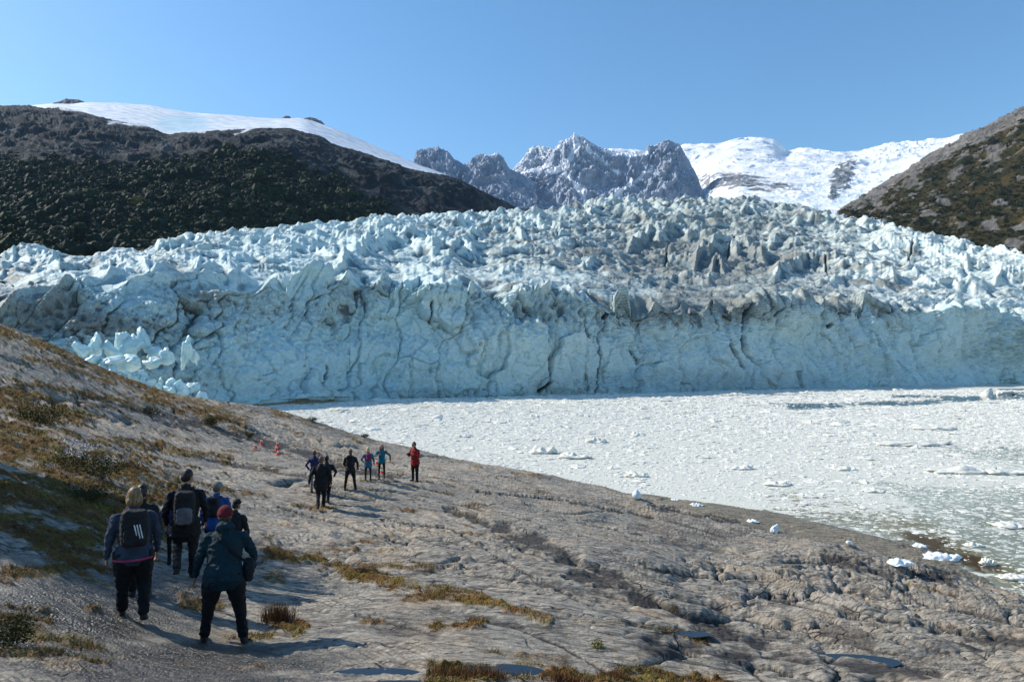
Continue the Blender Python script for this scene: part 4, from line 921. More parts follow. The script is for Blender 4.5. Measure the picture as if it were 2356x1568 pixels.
# ------------------------------------------------------------ soft bodies: pieces are merged into one skin
PEND = []
def pieces(name, parts, mat, parent=None, vox=.012, wrinkle=0.0, seed=0, smooth=2):
    co, fc, n = [], [], 0
    for V, F in parts: co.append(V); fc.append(F + n); n += len(V)
    fc = np.concatenate(fc); me = bpy.data.meshes.new(name)
    me.from_pydata([tuple(v) for v in np.concatenate(co)], [], [tuple(dict.fromkeys(map(int, f))) for f in fc]); me.update()
    o = link(name, me, parent, mat)
    PEND.append((o, vox, wrinkle, seed, smooth, mat)); return o
def finish():
    for o, vox, wr, sd, sm, mt in PEND:
        r = o.modifiers.new('r', 'REMESH'); r.mode = 'VOXEL'; r.voxel_size = vox
        if sm: s = o.modifiers.new('s', 'SMOOTH'); s.factor = .5; s.iterations = sm
    dg = bpy.context.evaluated_depsgraph_get()
    new = [bpy.data.meshes.new_from_object(o.evaluated_get(dg)) for o, *_ in PEND]
    for (o, vox, wr, sd, sm, mt), me in zip(PEND, new):
        o.modifiers.clear(); old = o.data; me.name = old.name; o.data = me; bpy.data.meshes.remove(old)
        me.materials.clear(); me.materials.append(mt)
        n = len(me.vertices); co = np.empty(n * 3, F32); me.vertices.foreach_get('co', co); co = co.reshape(-1, 3)
        if wr > 0:
            nn = np.empty(n * 3, F32); me.vertex_normals.foreach_get('vector', nn); nn = nn.reshape(-1, 3)
            q = wr * (1.1 * (ridge3(co[:, 0] / .11, co[:, 1] / .11, co[:, 2] / .075, 2, sd) - .8) + .8 * noise3(co[:, 0] / .05, co[:, 1] / .05, co[:, 2] / .04, sd + 5))
            co = co + nn * q[:, None]; me.vertices.foreach_set('co', np.ascontiguousarray(co, F32).ravel())
        me.polygons.foreach_set('use_smooth', np.ones(len(me.polygons), bool)); me.update()
    PEND.clear()
def cloth(name, c, rough=.8, weave=260, c2=None):
    m = NT(name); f = m.noise(6, 5, .65)
    col = m.mix(m.rng(f, .35, .7), tuple(v * .78 for v in c), tuple(min(1, v * 1.15) for v in c))
    if c2: col = m.mix(m.rng(m.noise(60, 2, .5), .5, .6), col, c2)
    return m.done(col, rough, m.bump(m.math('ADD', m.noise(weave, 2, .5), m.math('MULTIPLY', m.noise(24, 4, .6), 1.5)), .35, .006), Specular_IOR_Level=.25)
SKIN = cloth('skin', (.32, .18, .13), .5, 90); SOLE = cloth('boot_leather', (.022, .018, .015), .6)
BLACK = cloth('black_shell_cloth', (.010, .010, .012)); BLACK2 = cloth('black_softshell', (.016, .016, .019)); TROU = cloth('black_trouser_cloth', (.009, .009, .010), .85)
STRAP = cloth('black_webbing', (.012, .012, .013)); WHITE = cloth('white_print', (.62, .64, .66)); GREYT = cloth('grey_trim', (.16, .16, .17))
def V3(*a): return np.array(a, float)
def person(X, Y, top, label, group=None, yaw=0, d=None, H=None, bulk=1.0, lean=.06, feet=((-.10, .0), (.10, .0)), heel=(0, 0), arms=None, look=(0, 0),
           jacket=BLACK, trousers=TROU, hair=(.03, .02, .015), hairstyle='short', hat=None, hatmat=None, boots=SOLE, hem=.50, hood=False, vox=.014, collar=None, legw=1.0, seed=0, face=False, hemmat=None, tight=False, gloves=None):
    if d is None: wx, wy, wz = hit(X, Y)
    else:
        u_, w_ = ray(X, Y); wx, wy = float(u_) * d, d; wz = ground(wx, wy)
    if H is None: H = (float(at(X, top, wy)[2]) - wz) / math.cos(lean)
    print('person', label[:30], 'd %.1f H %.2f foot row %.0f' % (wy, H, proj(wx, wy, wz)[1]))
    s = H / 1.75; B = bulk
    yaw = yaw + math.atan2(-wx, wy)
    cyw, syw = math.cos(yaw), math.sin(yaw)
    def gz(p):  # ground under a local point
        return ground(wx + p[0] * cyw - p[1] * syw, wy + p[0] * syw + p[1] * cyw) - wz
    hipz = .50 * H
    ank = []
    for k, (fx, fy) in enumerate(feet):
        g = gz((fx * s, fy * s)); ank.append(V3(fx * s, fy * s, g + .085 * s + heel[k] * s))
    low = min(a[2] for a in ank) - .085 * s
    hip_c = V3(np.mean([a[0] for a in ank]) * .8, np.mean([a[1] for a in ank]) * .6, 0)
    hipz = hipz + min(0, low + .02) - .015 * abs(feet[0][1] - feet[1][1]) * s
    hip_c[2] = hipz
    L = V3(0, math.sin(lean), math.cos(lean))                      # spine
    hips = [hip_c + V3(-.095 * s * B ** .5, 0, 0), hip_c + V3(.095 * s * B ** .5, 0, 0)]
    waist = hip_c + L * .13 * s; chest = hip_c + L * .36 * s; shc = hip_c + L * .50 * s; neck = hip_c + L * .585 * s
    sho = [shc + V3(-.185 * s * B ** .35, 0, 0) - L * .02, shc + V3(.185 * s * B ** .35, 0, 0) - L * .02]
    hd = neck + V3(look[0] * .05, .02 * s + math.sin(lean) * .03 + look[1] * .1, .145 * s)
    knees = []
    for k in (0, 1):
        mid = (hips[k] + ank[k]) / 2; ln = np.linalg.norm(hips[k] - ank[k]); full = .425 * H
        bend = math.sqrt(max(0.0, (full * full - ln * ln) / 4)) + .012 * s + (.10 * s if heel[k] > .02 else 0)
        knees.append(mid + V3((.01 if k else -.01) * s, bend, 0))
    if arms is None: arms = (((-.07, .02, -.27), (-.01, .08, -.24)), ((.07, .02, -.27), (.01, .08, -.24)))
    elb, wri, hdir = [], [], []
    for k in (0, 1):
        a, b = V3(*arms[k][0]), V3(*arms[k][1])
        a = a / np.linalg.norm(a) * .285 * s; b = b / np.linalg.norm(b) * .25 * s
        elb.append(sho[k] + a); wri.append(sho[k] + a + b); hdir.append(b / np.linalg.norm(b))
    root_me = []
    # skin body: one continuous surface
    r = lambda q: q * s
    bd = [tube([hip_c - L * .02, waist, chest, shc, shc + L * .04], [(r(.13), r(.09)), (r(.12), r(.085)), (r(.14), r(.095)), (r(.12), r(.075)), (r(.06), r(.05))]),
          tube([shc, neck + L * .03, hd - V3(0, .01, .05) * s], [(r(.06), r(.055)), (r(.052), r(.055)), (r(.055), r(.062))]),
          blob(hd + V3(0, 0, .015) * s, (r(.074), r(.094), r(.108))), blob(hd + V3(0, .035, -.06) * s, (r(.052), r(.058), r(.055)))]
    yl = look[0]; fd = V3(math.sin(yl), math.cos(yl), 0); fr = V3(math.cos(yl), -math.sin(yl), 0)
    bd += [blob(hd + fd * r(.098) + V3(0, 0, -.015) * s, (r(.013), r(.018), r(.024))), blob(hd + fd * r(.088) + V3(0, 0, -.062) * s, (r(.024), r(.012), r(.010))), blob(hd + fd * r(.078) + V3(0, 0, -.092) * s, (r(.024), r(.022), r(.02)))]
    for k, sg in ((0, -1), (1, 1)):
        bd.append(blob(hd + fr * sg * r(.076) + V3(0, 0, -.01) * s, (r(.012), r(.022), r(.032))))
        bd.append(tube([hips[k], knees[k], ank[k], ank[k] - V3(0, 0, .03) * s], [r(.07), r(.05), r(.035), r(.035)]))
        bd.append(tube([sho[k], elb[k], wri[k]], [r(.042), r(.034), r(.024)]))
        # hand
        h = hdir[k]; w = wri[k]; side = np.cross(h, V3(0, 1, 0)); side /= np.linalg.norm(side) + 1e-6
        fw = np.cross(side, h); fw /= np.linalg.norm(fw) + 1e-6
        if fw[1] < 0: fw = -fw
        inn = V3(-sg, 0, 0); inn = inn - h * inn.dot(h); inn /= np.linalg.norm(inn) + 1e-6
        bd.append(tube([w, w + h * r(.035), w + h * r(.085)], [(r(.024), r(.02)), (r(.041), r(.017)), (r(.040), r(.015))], right=fw))
        for q, fl_ in enumerate((.066, .078, .072, .056)):
            b0 = w + h * r(.08) + fw * r(.030 - .020 * q)
            b1 = b0 + h * r(fl_ * .5) + inn * r(.010); b2 = b0 + h * r(fl_ * .88) + inn * r(.034)
            bd.append(tube([b0, b1, b2], [r(.0100), r(.0092), r(.0080)], n=8))
        t0 = w + h * r(.03) + fw * r(.034)
        bd.append(tube([t0, t0 + h * r(.028) + fw * r(.022) + inn * r(.008), t0 + h * r(.06) + fw * r(.026) + inn * r(.016)], [r(.013), r(.0115), r(.009)], n=8))
    body = pieces('person', bd, SKIN, None, min(vox, .009), 0, seed, 1)
    body.location = (wx, wy, wz); body.rotation_euler = (0, 0, yaw)
    tag(body, label, 'person', group)
    # trousers
    lw = legw * (1 if not tight else .8)
    tr = [tube([hip_c + L * .10 * s, hip_c + L * .03 * s, hip_c - V3(0, 0, .07) * s], [(r(.145 * B), r(.115 * B)), (r(.165 * B), r(.135 * B)), (r(.155 * B), r(.12 * B))])]
    for k in (0, 1):
        cuff = ank[k] + V3(0, -.004, .03 if tight else .005) * s
        tr.append(tube([hips[k] + V3(0, 0, .02) * s, hips[k] * .6 + knees[k] * .4, knees[k], knees[k] * .5 + ank[k] * .5, cuff], [(r(.095 * B * lw), r(.105 * B * lw)), (r(.088 * B * lw), r(.096 * B * lw)), (r(.066 * lw * B ** .5), r(.070 * lw * B ** .5)), (r(.060 * lw), r(.066 * lw)), (r(.050 * lw + (0 if tight else .010)), r(.054 * lw + (0 if tight else .012)))]))
    pieces('trousers', tr, trousers, body, vox, .010 * s if not tight else .003, seed + 1)
    # boots
    for k in (0, 1):
        a = ank[k]; p = -.55 * min(1, heel[k] / .12) if heel[k] > 0 else 0
        R = lambda v: np.array([v[0], v[1] * math.cos(p) - v[2] * math.sin(p), v[1] * math.sin(p) + v[2] * math.cos(p)])
        to = (-.02 if k == 0 else .02)
        bp = [tube([a + V3(0, -.005, .05) * s, a, a + R(V3(0, .0, -.05)) * s], [r(.046), r(.047), r(.046)]),
              tube([a + R(V3(0, -.055, -.045)) * s, a + R(V3(to * .3, .03, -.045)) * s, a + R(V3(to, .12, -.055)) * s, a + R(V3(to, .165, -.06)) * s], [(r(.036), r(.040)), (r(.043), r(.040)), (r(.045), r(.028)), (r(.034), r(.022))]),
              blob(a + R(V3(to * .6, .05, -.075)) * s, (r(.048), r(.135), r(.013)), (p, 0, 0), .4, .7)]
        pieces('boot', bp, boots, body, min(vox, .011), 0, seed)
    # jacket
    hm = hip_c + L * (.50 - hem) * s * 1.0 - L * .02
    jk = [tube([hip_c - L * (hem - .44) * s, hip_c + L * .05 * s, waist, chest, shc - L * .02, shc + L * .035, neck], [(r(.192 * B), r(.160 * B)), (r(.184 * B), r(.152 * B)), (r(.155 * B), r(.125 * B)), (r(.178 * B ** .8), r(.135 * B ** .8)), (r(.178 * B ** .5), r(.115 * B ** .5)), (r(.12 * B ** .4), r(.085 * B ** .5)), (r(.062), r(.062))], n=22)]
    jk.append(tube([neck - L * .04, neck + L * .035 * s], [(r(.075), r(.072)), (r(.068), r(.070))]))
    for k, sg in ((0, -1), (1, 1)):
        jk.append(blob(sho[k] - V3(sg * .02, 0, .005) * s, (r(.072), r(.068), r(.066))))
        jk.append(tube([sho[k], sho[k] * .5 + elb[k] * .5, elb[k], elb[k] * .45 + wri[k] * .55, wri[k]], [r(.070 * B ** .4), r(.062 * B ** .4), r(.054 * B ** .4), r(.047), r(.036)]))
    if hood: jk += [blob(neck - V3(0, .07, -.02) * s, (r(.12), r(.065), r(.075)), (.3, 0, 0)), blob(neck - V3(0, .055, -.05) * s, (r(.105), r(.05), r(.05)), (.3, 0, 0))]
    jo = pieces('jacket', jk, jacket, body, vox, .011 * s, seed + 2)
    if hemmat:
        q = hip_c - L * (hem - .43) * s
        pieces('hem', [tube([q - L * .016 * s, q + L * .012 * s], [(r(.197 * B), r(.166 * B))] * 2, n=26, cap=False)], hemmat, jo, .009, 0, 1, 1)
    # hair
    hm_ = NT('hair'); c_ = hair
    hmat = hm_.done(hm_.mix(hm_.rng(hm_.noise(60, 3, .6, hm_.map((1, 1, .12))), .35, .65), tuple(v * .55 for v in c_), tuple(min(1, v * 1.3) for v in c_)), .5, hm_.bump(hm_.noise(90, 2, .5, hm_.map((1, 1, .1))), .5, .006))
    hr = []
    back = -fd
    if hat is None or hairstyle in ('bob', 'long', 'ponytail'):
        hr.append(blob(hd + back * r(.018) + V3(0, 0, .032) * s, (r(.084), r(.094), r(.102))))
    hr.append(blob(hd + back * r(.05) + V3(0, 0, -.01) * s, (r(.076), r(.058), r(.08))))
    if hairstyle == 'bob':
        hr += [blob(hd + back * r(.045) + V3(0, 0, -.055) * s, (r(.098), r(.072), r(.078))), blob(hd + fr * r(.072) + V3(0, 0, -.04) * s, (r(.03), r(.06), r(.085))), blob(hd - fr * r(.072) + V3(0, 0, -.04) * s, (r(.03), r(.06), r(.085)))]
    if hairstyle == 'long':
        for sg in (-1, 1): hr.append(tube([hd + fr * sg * r(.06) + V3(0, 0, .03) * s, hd + fr * sg * r(.085) + V3(0, 0, -.08) * s, hd + fr * sg * r(.075) + fd * r(.03) + V3(0, 0, -.21) * s, hd + fr * sg * r(.05) + fd * r(.05) + V3(0, 0, -.30) * s], [r(.035), r(.036), r(.034), r(.016)]))
        hr.append(tube([hd + back * r(.06), hd + back * r(.08) + V3(0, 0, -.12) * s, hd + back * r(.08) + V3(0, 0, -.26) * s], [(r(.08), r(.04)), (r(.075), r(.035)), (r(.04), r(.02))]))
    if hairstyle == 'ponytail':
        hr.append(tube([hd + back * r(.10) + V3(0, 0, .06) * s, hd + back * r(.15) + V3(0, 0, .03) * s, hd + back * r(.15) + V3(0, 0, -.10) * s, hd + back * r(.13) + V3(0, 0, -.22) * s], [r(.022), r(.034), r(.034), r(.012)]))
    pieces('hair', hr, hmat, body, .010, .0025, seed + 3, 2)
    if hat == 'beanie':
        pieces('beanie', [blob(hd + back * r(.008) + V3(0, 0, .045) * s, (r(.092), r(.104), r(.098))), tube([hd + back * r(.01) + V3(0, 0, .018) * s, hd + back * r(.01) + V3(0, 0, .055) * s], [(r(.097), r(.110)), (r(.096), r(.108))], n=24)], hatmat, body, .009, .004, seed, 1)
    if hat == 'cap':
        pieces('cap', [blob(hd + V3(0, 0, .055) * s, (r(.088), r(.100), r(.080))), tube([hd + V3(0, 0, .03) * s, hd + V3(0, 0, .06) * s], [(r(.089), r(.101))] * 2, n=24),
                       blob(hd + fd * r(.12) + V3(0, 0, .035) * s, (r(.062), r(.075), r(.010)), (-.15, 0, -yl))], hatmat, body, .009, .002, seed, 1)
    if face:
        em = cloth('eye', (.03, .02, .015), .2)
        for sg in (-1, 1): pieces('eye', [blob(hd + fd * r(.088) + fr * sg * r(.031) + V3(0, 0, .012) * s, (r(.012), r(.008), r(.008)))], em, body, .003, 0, 0, 0)
        pieces('mouth', [blob(hd + fd * r(.097) + V3(0, 0, -.062) * s, (r(.022), r(.006), r(.007)))], cloth('lips', (.30, .10, .09), .5), body, .003, 0, 0, 0)
    M = Matrix.Translation((wx, wy, wz)) @ Matrix.Rotation(yaw, 4, 'Z')
    return dict(o=body, M=M, s=s, B=B, L=L, hip=hip_c, waist=waist, chest=chest, sho=sho, shc=shc, neck=neck, elb=elb, wri=wri, hd=hd, ank=ank, hdir=hdir, lean=lean, loc=(wx, wy, wz), yaw=yaw)
def put(o, p): o.location = p['loc']; o.rotation_euler = (0, 0, p['yaw']); return o
def backpack(p, label, mat, pocketmat=None, size=(.15, .10, .24), stripes=None, low=0.0, group=None):
    s, B, L = p['s'], p['B'], p['L']; q = p['chest'] - V3(0, 1, 0) * (.125 * B ** .8 + size[1] * .95) * s + L * (.02 - low) * s; tl = -p['lean']
    o = pieces('backpack', [blob(q, tuple(v * s for v in size), (tl, 0, 0), .45, .55), blob(q + L * size[2] * .8 * s + V3(0, -.01, 0), (size[0] * .92 * s, size[1] * 1.08 * s, size[2] * .28 * s), (tl, 0, 0), .6, .6)], mat, None, .011, .007, 3)
    put(o, p); tag(o, label, 'backpack', group)
    pieces('pocket', [blob(q - V3(0, size[1] * .85, 0) * s - L * size[2] * .34 * s, (size[0] * .78 * s, size[1] * .42 * s, size[2] * .50 * s), (tl, 0, 0), .5, .6)], pocketmat or mat, o, .010, .006, 9)
    for sg in (-1, 1):
        sx = sg * .10 * s; n_ = p['neck']
        pieces('strap', [tube([q + V3(sx * .8, .5 * size[1] * s, 0) + L * size[2] * .75 * s, V3(sx, n_[1] - .02 * s, 0) + V3(0, 0, n_[2] - .015 * s), V3(sx * 1.15, p['shc'][1] + .115 * s * B ** .5, p['shc'][2] - .02 * s), V3(sx * 1.25, p['chest'][1] + .150 * s * B ** .8, p['chest'][2] - .06 * s), V3(sx * 1.7, p['waist'][1] + .03 * s, p['waist'][2] + .03 * s), q + V3(sx * 1.2, .4 * size[1] * s, 0) - L * size[2] * .7 * s], [(.026 * s, .010 * s)] * 6, n=8)], STRAP, o, .009, 0, 0, 1)
    pieces('grab_loop', [tube([q + L * size[2] * 1.0 * s + V3(-.03 * s, 0, 0), q + L * (size[2] * 1.0 + .05) * s, q + L * size[2] * 1.0 * s + V3(.03 * s, 0, 0)], [.008 * s] * 3, n=8)], STRAP, o, .006, 0, 0, 1)
    if stripes:
        for k in range(3):
            x0 = (.014 + .030 * k) * s; yb = -(size[1] * 1.36) * s; h_ = size[2] * .48 * s; off = .018 * s
            c0 = q + V3(x0 + off, yb, 0) - L * size[2] * .42 * s; c1 = q + V3(x0 - off, yb + .008, 0) + L * size[2] * .32 * s
            pieces('stripe', [tube([c0 + V3(0, .02, 0), (c0 + c1) / 2 + V3(0, .004, 0), c1 + V3(0, -.008, 0)], [(.0085 * s, .013 * s)] * 3, n=8)], stripes, o, .005, 0, 0, 0)
    return o
PURP = cloth('purple_blue_shell', (.026, .026, .095)); BLUE = cloth('blue_shell', (.018, .075, .25)); FLEECE = cloth('grey_blue_fleece', (.04, .052, .08), .95, 300); PINK = cloth('pink_trim', (.45, .05, .12))
TEAL = cloth('dark_teal_shell', (.005, .024, .033)); TEALB = cloth('bright_teal_softshell', (.012, .14, .19)); LBLUE = cloth('mid_blue_shell', (.03, .11, .20)); RED = cloth('red_shell', (.26, .014, .014)); MAROON = cloth('maroon_knit', (.10, .012, .018), .95, 200)
GCAP = cloth('grey_green_cap', (.16, .16, .14)); BCAP = cloth('black_cap', (.012, .012, .014)); MAG = cloth('magenta_pack', (.20, .02, .08)); GREYP = cloth('grey_pack_cloth', (.11, .11, .12)); BROWNB = cloth('brown_boots', (.10, .055, .035))
p1 = person(303, 1424, 1117, 'blonde person in a grey-blue fleece with pink hem and black trousers, walking at the left', bulk=1.22, yaw=.02, feet=((-.11, .10), (.13, -.16)), heel=(0, .07), lean=.07, hair=(.20, .125, .06), hairstyle='bob', jacket=FLEECE, hemmat=PINK, hem=.49, legw=1.2, vox=.011, seed=11,
            arms=(((-.08, -.02, -.27), (-.02, .05, -.24)), ((.08, .02, -.27), (.0, .07, -.23))))
backpack(p1, 'black backpack with three slanted white stripes, worn over the grey-blue fleece', BLACK2, BLACK2, (.165, .10, .235), WHITE, low=.02)
p2 = person(321, 1400, 1112, 'person with a dark ponytail almost hidden behind the blonde walker in the grey-blue fleece', d=9.7, hairstyle='ponytail', hair=(.015, .012, .012), jacket=BLACK2, bulk=.9, seed=23, yaw=-.1)
p3 = person(424, 1333, 1072, 'tall dark-haired person in a black jacket walking in the middle of the front group', d=11.0, yaw=-.05, bulk=1.2, feet=((-.10, -.14), (.10, .18)), heel=(.06, 0), hem=.60, hair=(.018, .014, .012), jacket=BLACK, trousers=BLACK2, look=(.6, .2), lean=.05, vox=.012, seed=31,
            arms=(((-.09, -.02, -.27), (.02, .12, -.22)), ((.09, .02, -.27), (.0, .12, -.22))))
backpack(p3, 'black and grey backpack hanging low on the tall person in the front group', BLACK2, GREYP, (.15, .10, .26), low=.10)
p4 = person(400, 1317, 1128, 'person in a purple-blue jacket and black leggings half hidden behind the tall backpacker', d=12.0, yaw=0, bulk=.92, jacket=PURP, hem=.54, hairstyle='long', hair=(.04, .025, .02), feet=((-.10, .08), (.08, -.10)), heel=(0, .03), tight=True, vox=.013, seed=41,
            arms=(((-.17, -.03, -.24), (-.12, .10, -.22)), ((.06, .02, -.27), (.0, .12, -.22))))
p5 = person(495, 1268, 1107, 'person in a grey cap and bright blue jacket behind the maroon beanie', d=12.4, yaw=-.25, hat='cap', hatmat=GCAP, hair=(.10, .07, .05), jacket=BLUE, bulk=1.18, look=(.3, .2), seed=51, vox=.013)
backpack(p5, 'small dark backpack worn over the bright blue jacket', BLACK2, BLACK2, (.12, .08, .20), low=.0)
p6 = person(538, 1262, 1147, 'small person in a black cap and black jacket at the right of the front group', d=11.6, yaw=-.35, hat='cap', hatmat=BCAP, jacket=BLACK2, bulk=1.0, look=(.3, .3), seed=61, vox=.013)
p7 = person(508, 1478, 1178, 'stooping person in a maroon beanie and dark teal jacket, nearest of all the walkers', yaw=-.06, bulk=1.34, lean=.30, feet=((-.20, .06), (.27, -.06)), heel=(0, .02), hat='beanie', hatmat=MAROON, hair=(.05, .03, .02), jacket=TEAL, hem=.53, hood=True, legw=1.12, look=(-.2, .3), vox=.011, seed=71,
            arms=(((-.10, -.02, -.26), (-.05, .05, -.25)), ((.14, .0, -.24), (.0, .10, -.20))))
s_ = p7['s']; q = p7['hip'] + V3(.29, .05, .02) * s_; b7 = p7['B'] ** .8
bag = put(pieces('shoulder_bag', [blob(q, (.065 * s_, .15 * s_, .12 * s_), (.2, 0, .1), .5, .6), blob(q + V3(.02, 0, .06) * s_, (.06 * s_, .155 * s_, .07 * s_), (.2, 0, .1), .5, .6)], BLACK2, None, .010, .006, 5), p7)
tag(bag, 'black shoulder bag hanging at the right hip of the dark teal jacket', 'bag')
pieces('strap', [tube([q + V3(0, -.08, .10) * s_, p7['chest'] + V3(.10, -.150 * b7, -.03) * s_, p7['shc'] + V3(-.04, -.145 * b7, -.02) * s_, p7['neck'] + V3(-.10, -.05 * b7, -.0) * s_], [(.022 * s_, .008 * s_)] * 4, n=8)], STRAP, bag, .008, 0, 0, 1)
G2 = 'hikers standing and walking near the cones'
p8 = person(722, 1131, 1035, 'person in a purple jacket half hidden behind the pair in black', bulk=.92, jacket=PURP, hair=(.09, .05, .03), hairstyle='short', trousers=GREYT, yaw=-.2, seed=81, feet=((-.08, -.05), (.08, .12)), arms=(((-.14, -.05, -.22), (.10, .14, -.18)), ((.08, 0, -.27), (0, .1, -.2))))
p9 = person(737, 1173, 1048, 'person all in black with arms swinging, front of the pair in black', bulk=1.22, yaw=-.1, hair=(.10, .06, .04), hem=.58, feet=((-.05, -.22), (.07, .22)), heel=(.05, 0), seed=91, arms=(((-.13, -.04, -.25), (-.05, .06, -.26)), ((.10, -.04, -.25), (.0, .10, -.22))))
p10 = person(751, 1157, 1046, 'dark-haired person in black with a bent right arm, rear of the pair in black', bulk=1.15, yaw=-.1, hair=(.02, .015, .012), jacket=BLACK2, feet=((-.08, .08), (.06, -.12)), heel=(0, .04), seed=101, arms=(((-.1, 0, -.27), (0, .1, -.2)), ((.14, -.02, -.22), (-.08, .16, -.16))))
p11 = person(806, 1127, 1031, 'person in black with legs apart and a black backpack, left of the blonde hiker', bulk=1.12, yaw=-.15, hair=(.14, .08, .05), jacket=BLACK2, feet=((-.23, .0), (.21, -.02)), hem=.52, seed=111, arms=(((-.08, .06, -.25), (.06, .16, -.12)), ((.11, .0, -.25), (.0, .07, -.23))))
backpack(p11, 'plain black backpack on the person with legs apart', BLACK, BLACK, (.14, .09, .23))
p12 = person(847, 1108, 1028, 'blonde person in a blue jacket and black leggings with a pink backpack', bulk=1.05, yaw=.12, hair=(.50, .36, .18), hairstyle='bob', jacket=LBLUE, tight=True, feet=((-.13, .0), (.12, .03)), hem=.56, seed=121, arms=(((-.15, -.06, -.20), (.12, .14, -.12)), ((.09, .04, -.24), (.04, .20, -.12))))
backpack(p12, 'small pink backpack on the blonde hiker in the blue jacket', MAG, MAG, (.12, .08, .17))
p13 = person(878, 1102, 1020, 'person with long brown hair in a bright teal jacket facing the camera', bulk=1.0, yaw=math.pi - .1, hair=(.13, .06, .035), hairstyle='long', jacket=TEALB, tight=True, feet=((-.13, .0), (.13, .0)), hem=.50, boots=BROWNB, seed=131, face=True, arms=(((-.20, .03, -.16), (-.04, .10, -.22)), ((.16, .04, -.20), (-.20, .12, .08))))
p14 = person(955, 1108, 1014, 'person in a red jacket standing at the right end of the group', bulk=1.15, yaw=math.pi - .75, hair=(.05, .03, .02), jacket=RED, hem=.56, feet=((-.11, .0), (.11, .02)), seed=141, face=True, look=(.2, .2), arms=(((-.08, .04, -.26), (.10, .20, .12)), ((.08, .04, -.26), (-.08, .20, .10))))
w_ = (p14['wri'][0] + p14['wri'][1]) / 2 + p14['hdir'][0] * .08
cm_ = put(pieces('camera_body', [blob(w_, (.065, .04, .045), None, .4, .4), tube([w_ + V3(0, .02, 0), w_ + V3(0, .10, 0)], [.032, .034])], BLACK2, None, .008, 0, 0, 0), p14); cm_.name = 'handheld_camera'
tag(cm_, 'small black camera held at the chest by the person in red', 'camera')
# trekking pole
a_ = p12['M'] @ Vector(p12['wri'][1] + p12['hdir'][1] * .08); gz_ = ground(a_.x + .05, a_.y + .12)
pm_ = NT('pole_metal'); PM = pm_.done((.25, .25, .26), .35, None, Metallic=.8)
pole = link('trekking_pole', mesh_np('trekking_pole', *tube([(a_.x, a_.y, a_.z), (a_.x + .05, a_.y + .12, gz_)], [.008, .006], n=8)), None, PM); tag(pole, 'thin trekking pole in the right hand of the blonde hiker', 'trekking pole')
link('grip', mesh_np('grip', *tube([(a_.x - .004, a_.y - .01, a_.z + .06), (a_.x + .006, a_.y + .015, a_.z - .08)], [.017, .015], n=10)), pole, STRAP)
link('basket', mesh_np('basket', *tube([(a_.x + .045, a_.y + .11, gz_ + .07), (a_.x + .046, a_.y + .112, gz_ + .08)], [.03, .03], n=12)), pole, STRAP)
finish()
print('people', time.time() - T0)
# ------------------------------------------------------------ cones
m = NT('cone_orange'); CO = m.done(m.mix(m.rng(m.noise(30, 3), .4, .7), (.80, .06, .015), (.70, .045, .012)), .5)
m = NT('cone_white'); CW = m.done((.75, .74, .72), .4)
def lathe(prof, n=20):
    a = np.arange(n) / n * 2 * math.pi; V = [np.stack([r * np.cos(a), r * np.sin(a), 0 * a + z], 1) for r, z in prof]; k = len(prof); F = []
    for i in range(k - 1):
        for j in range(n): F.append((i * n + j, i * n + (j + 1) % n, (i + 1) * n + (j + 1) % n, (i + 1) * n + j))
    return np.concatenate(V), np.array(F)
cb = mesh_np('base', *blob((0, 0, .012), (.105, .105, .013), None, .25, .25, 24, 8)); cs_ = mesh_np('cone_body', *lathe([(.085, .022), (.078, .030), (.0585, .11), (.030, .235), (.016, .315), (.0155, .318), (.010, .318), (.009, .30)])); cw = mesh_np('reflective_band', *lathe([(.0585, .125), (.060, .126), (.0385, .215), (.037, .216)]))
for i, (X_, Y_, lab) in enumerate([(588.5, 1032.5, 'orange cone with a white band, leftmost of the seven'), (601.5, 1023, 'orange cone farthest up the slope, just right of the leftmost one'), (638, 1029, 'rear orange cone of the row of three'), (636, 1038, 'middle orange cone of the row of three'), (639, 1047.5, 'front orange cone of the row of three'),
                      (867, 1070.5, 'orange cone seen between the blonde hiker and the teal jacket'), (878.5, 1091.5, 'orange cone seen between the legs of the person in the teal jacket')]):
    x_, y_, z_ = hit(X_, Y_); o = bpy.data.objects.new('traffic_cone', None); C.objects.link(o); o.location = (x_, y_, z_ + .045); o.rotation_euler = (.03, -.05, i * .9)
    k = 14.0 * y_ / FPX / .318; o.scale = (k, k, k); print('cone', round(y_, 1), round(k * .318, 2))
    tag(o, lab, 'traffic cone', 'orange traffic cones on the rock'); link('base', cb, o, CO); link('cone_body', cs_, o, CO); link('reflective_band', cw, o, CW)
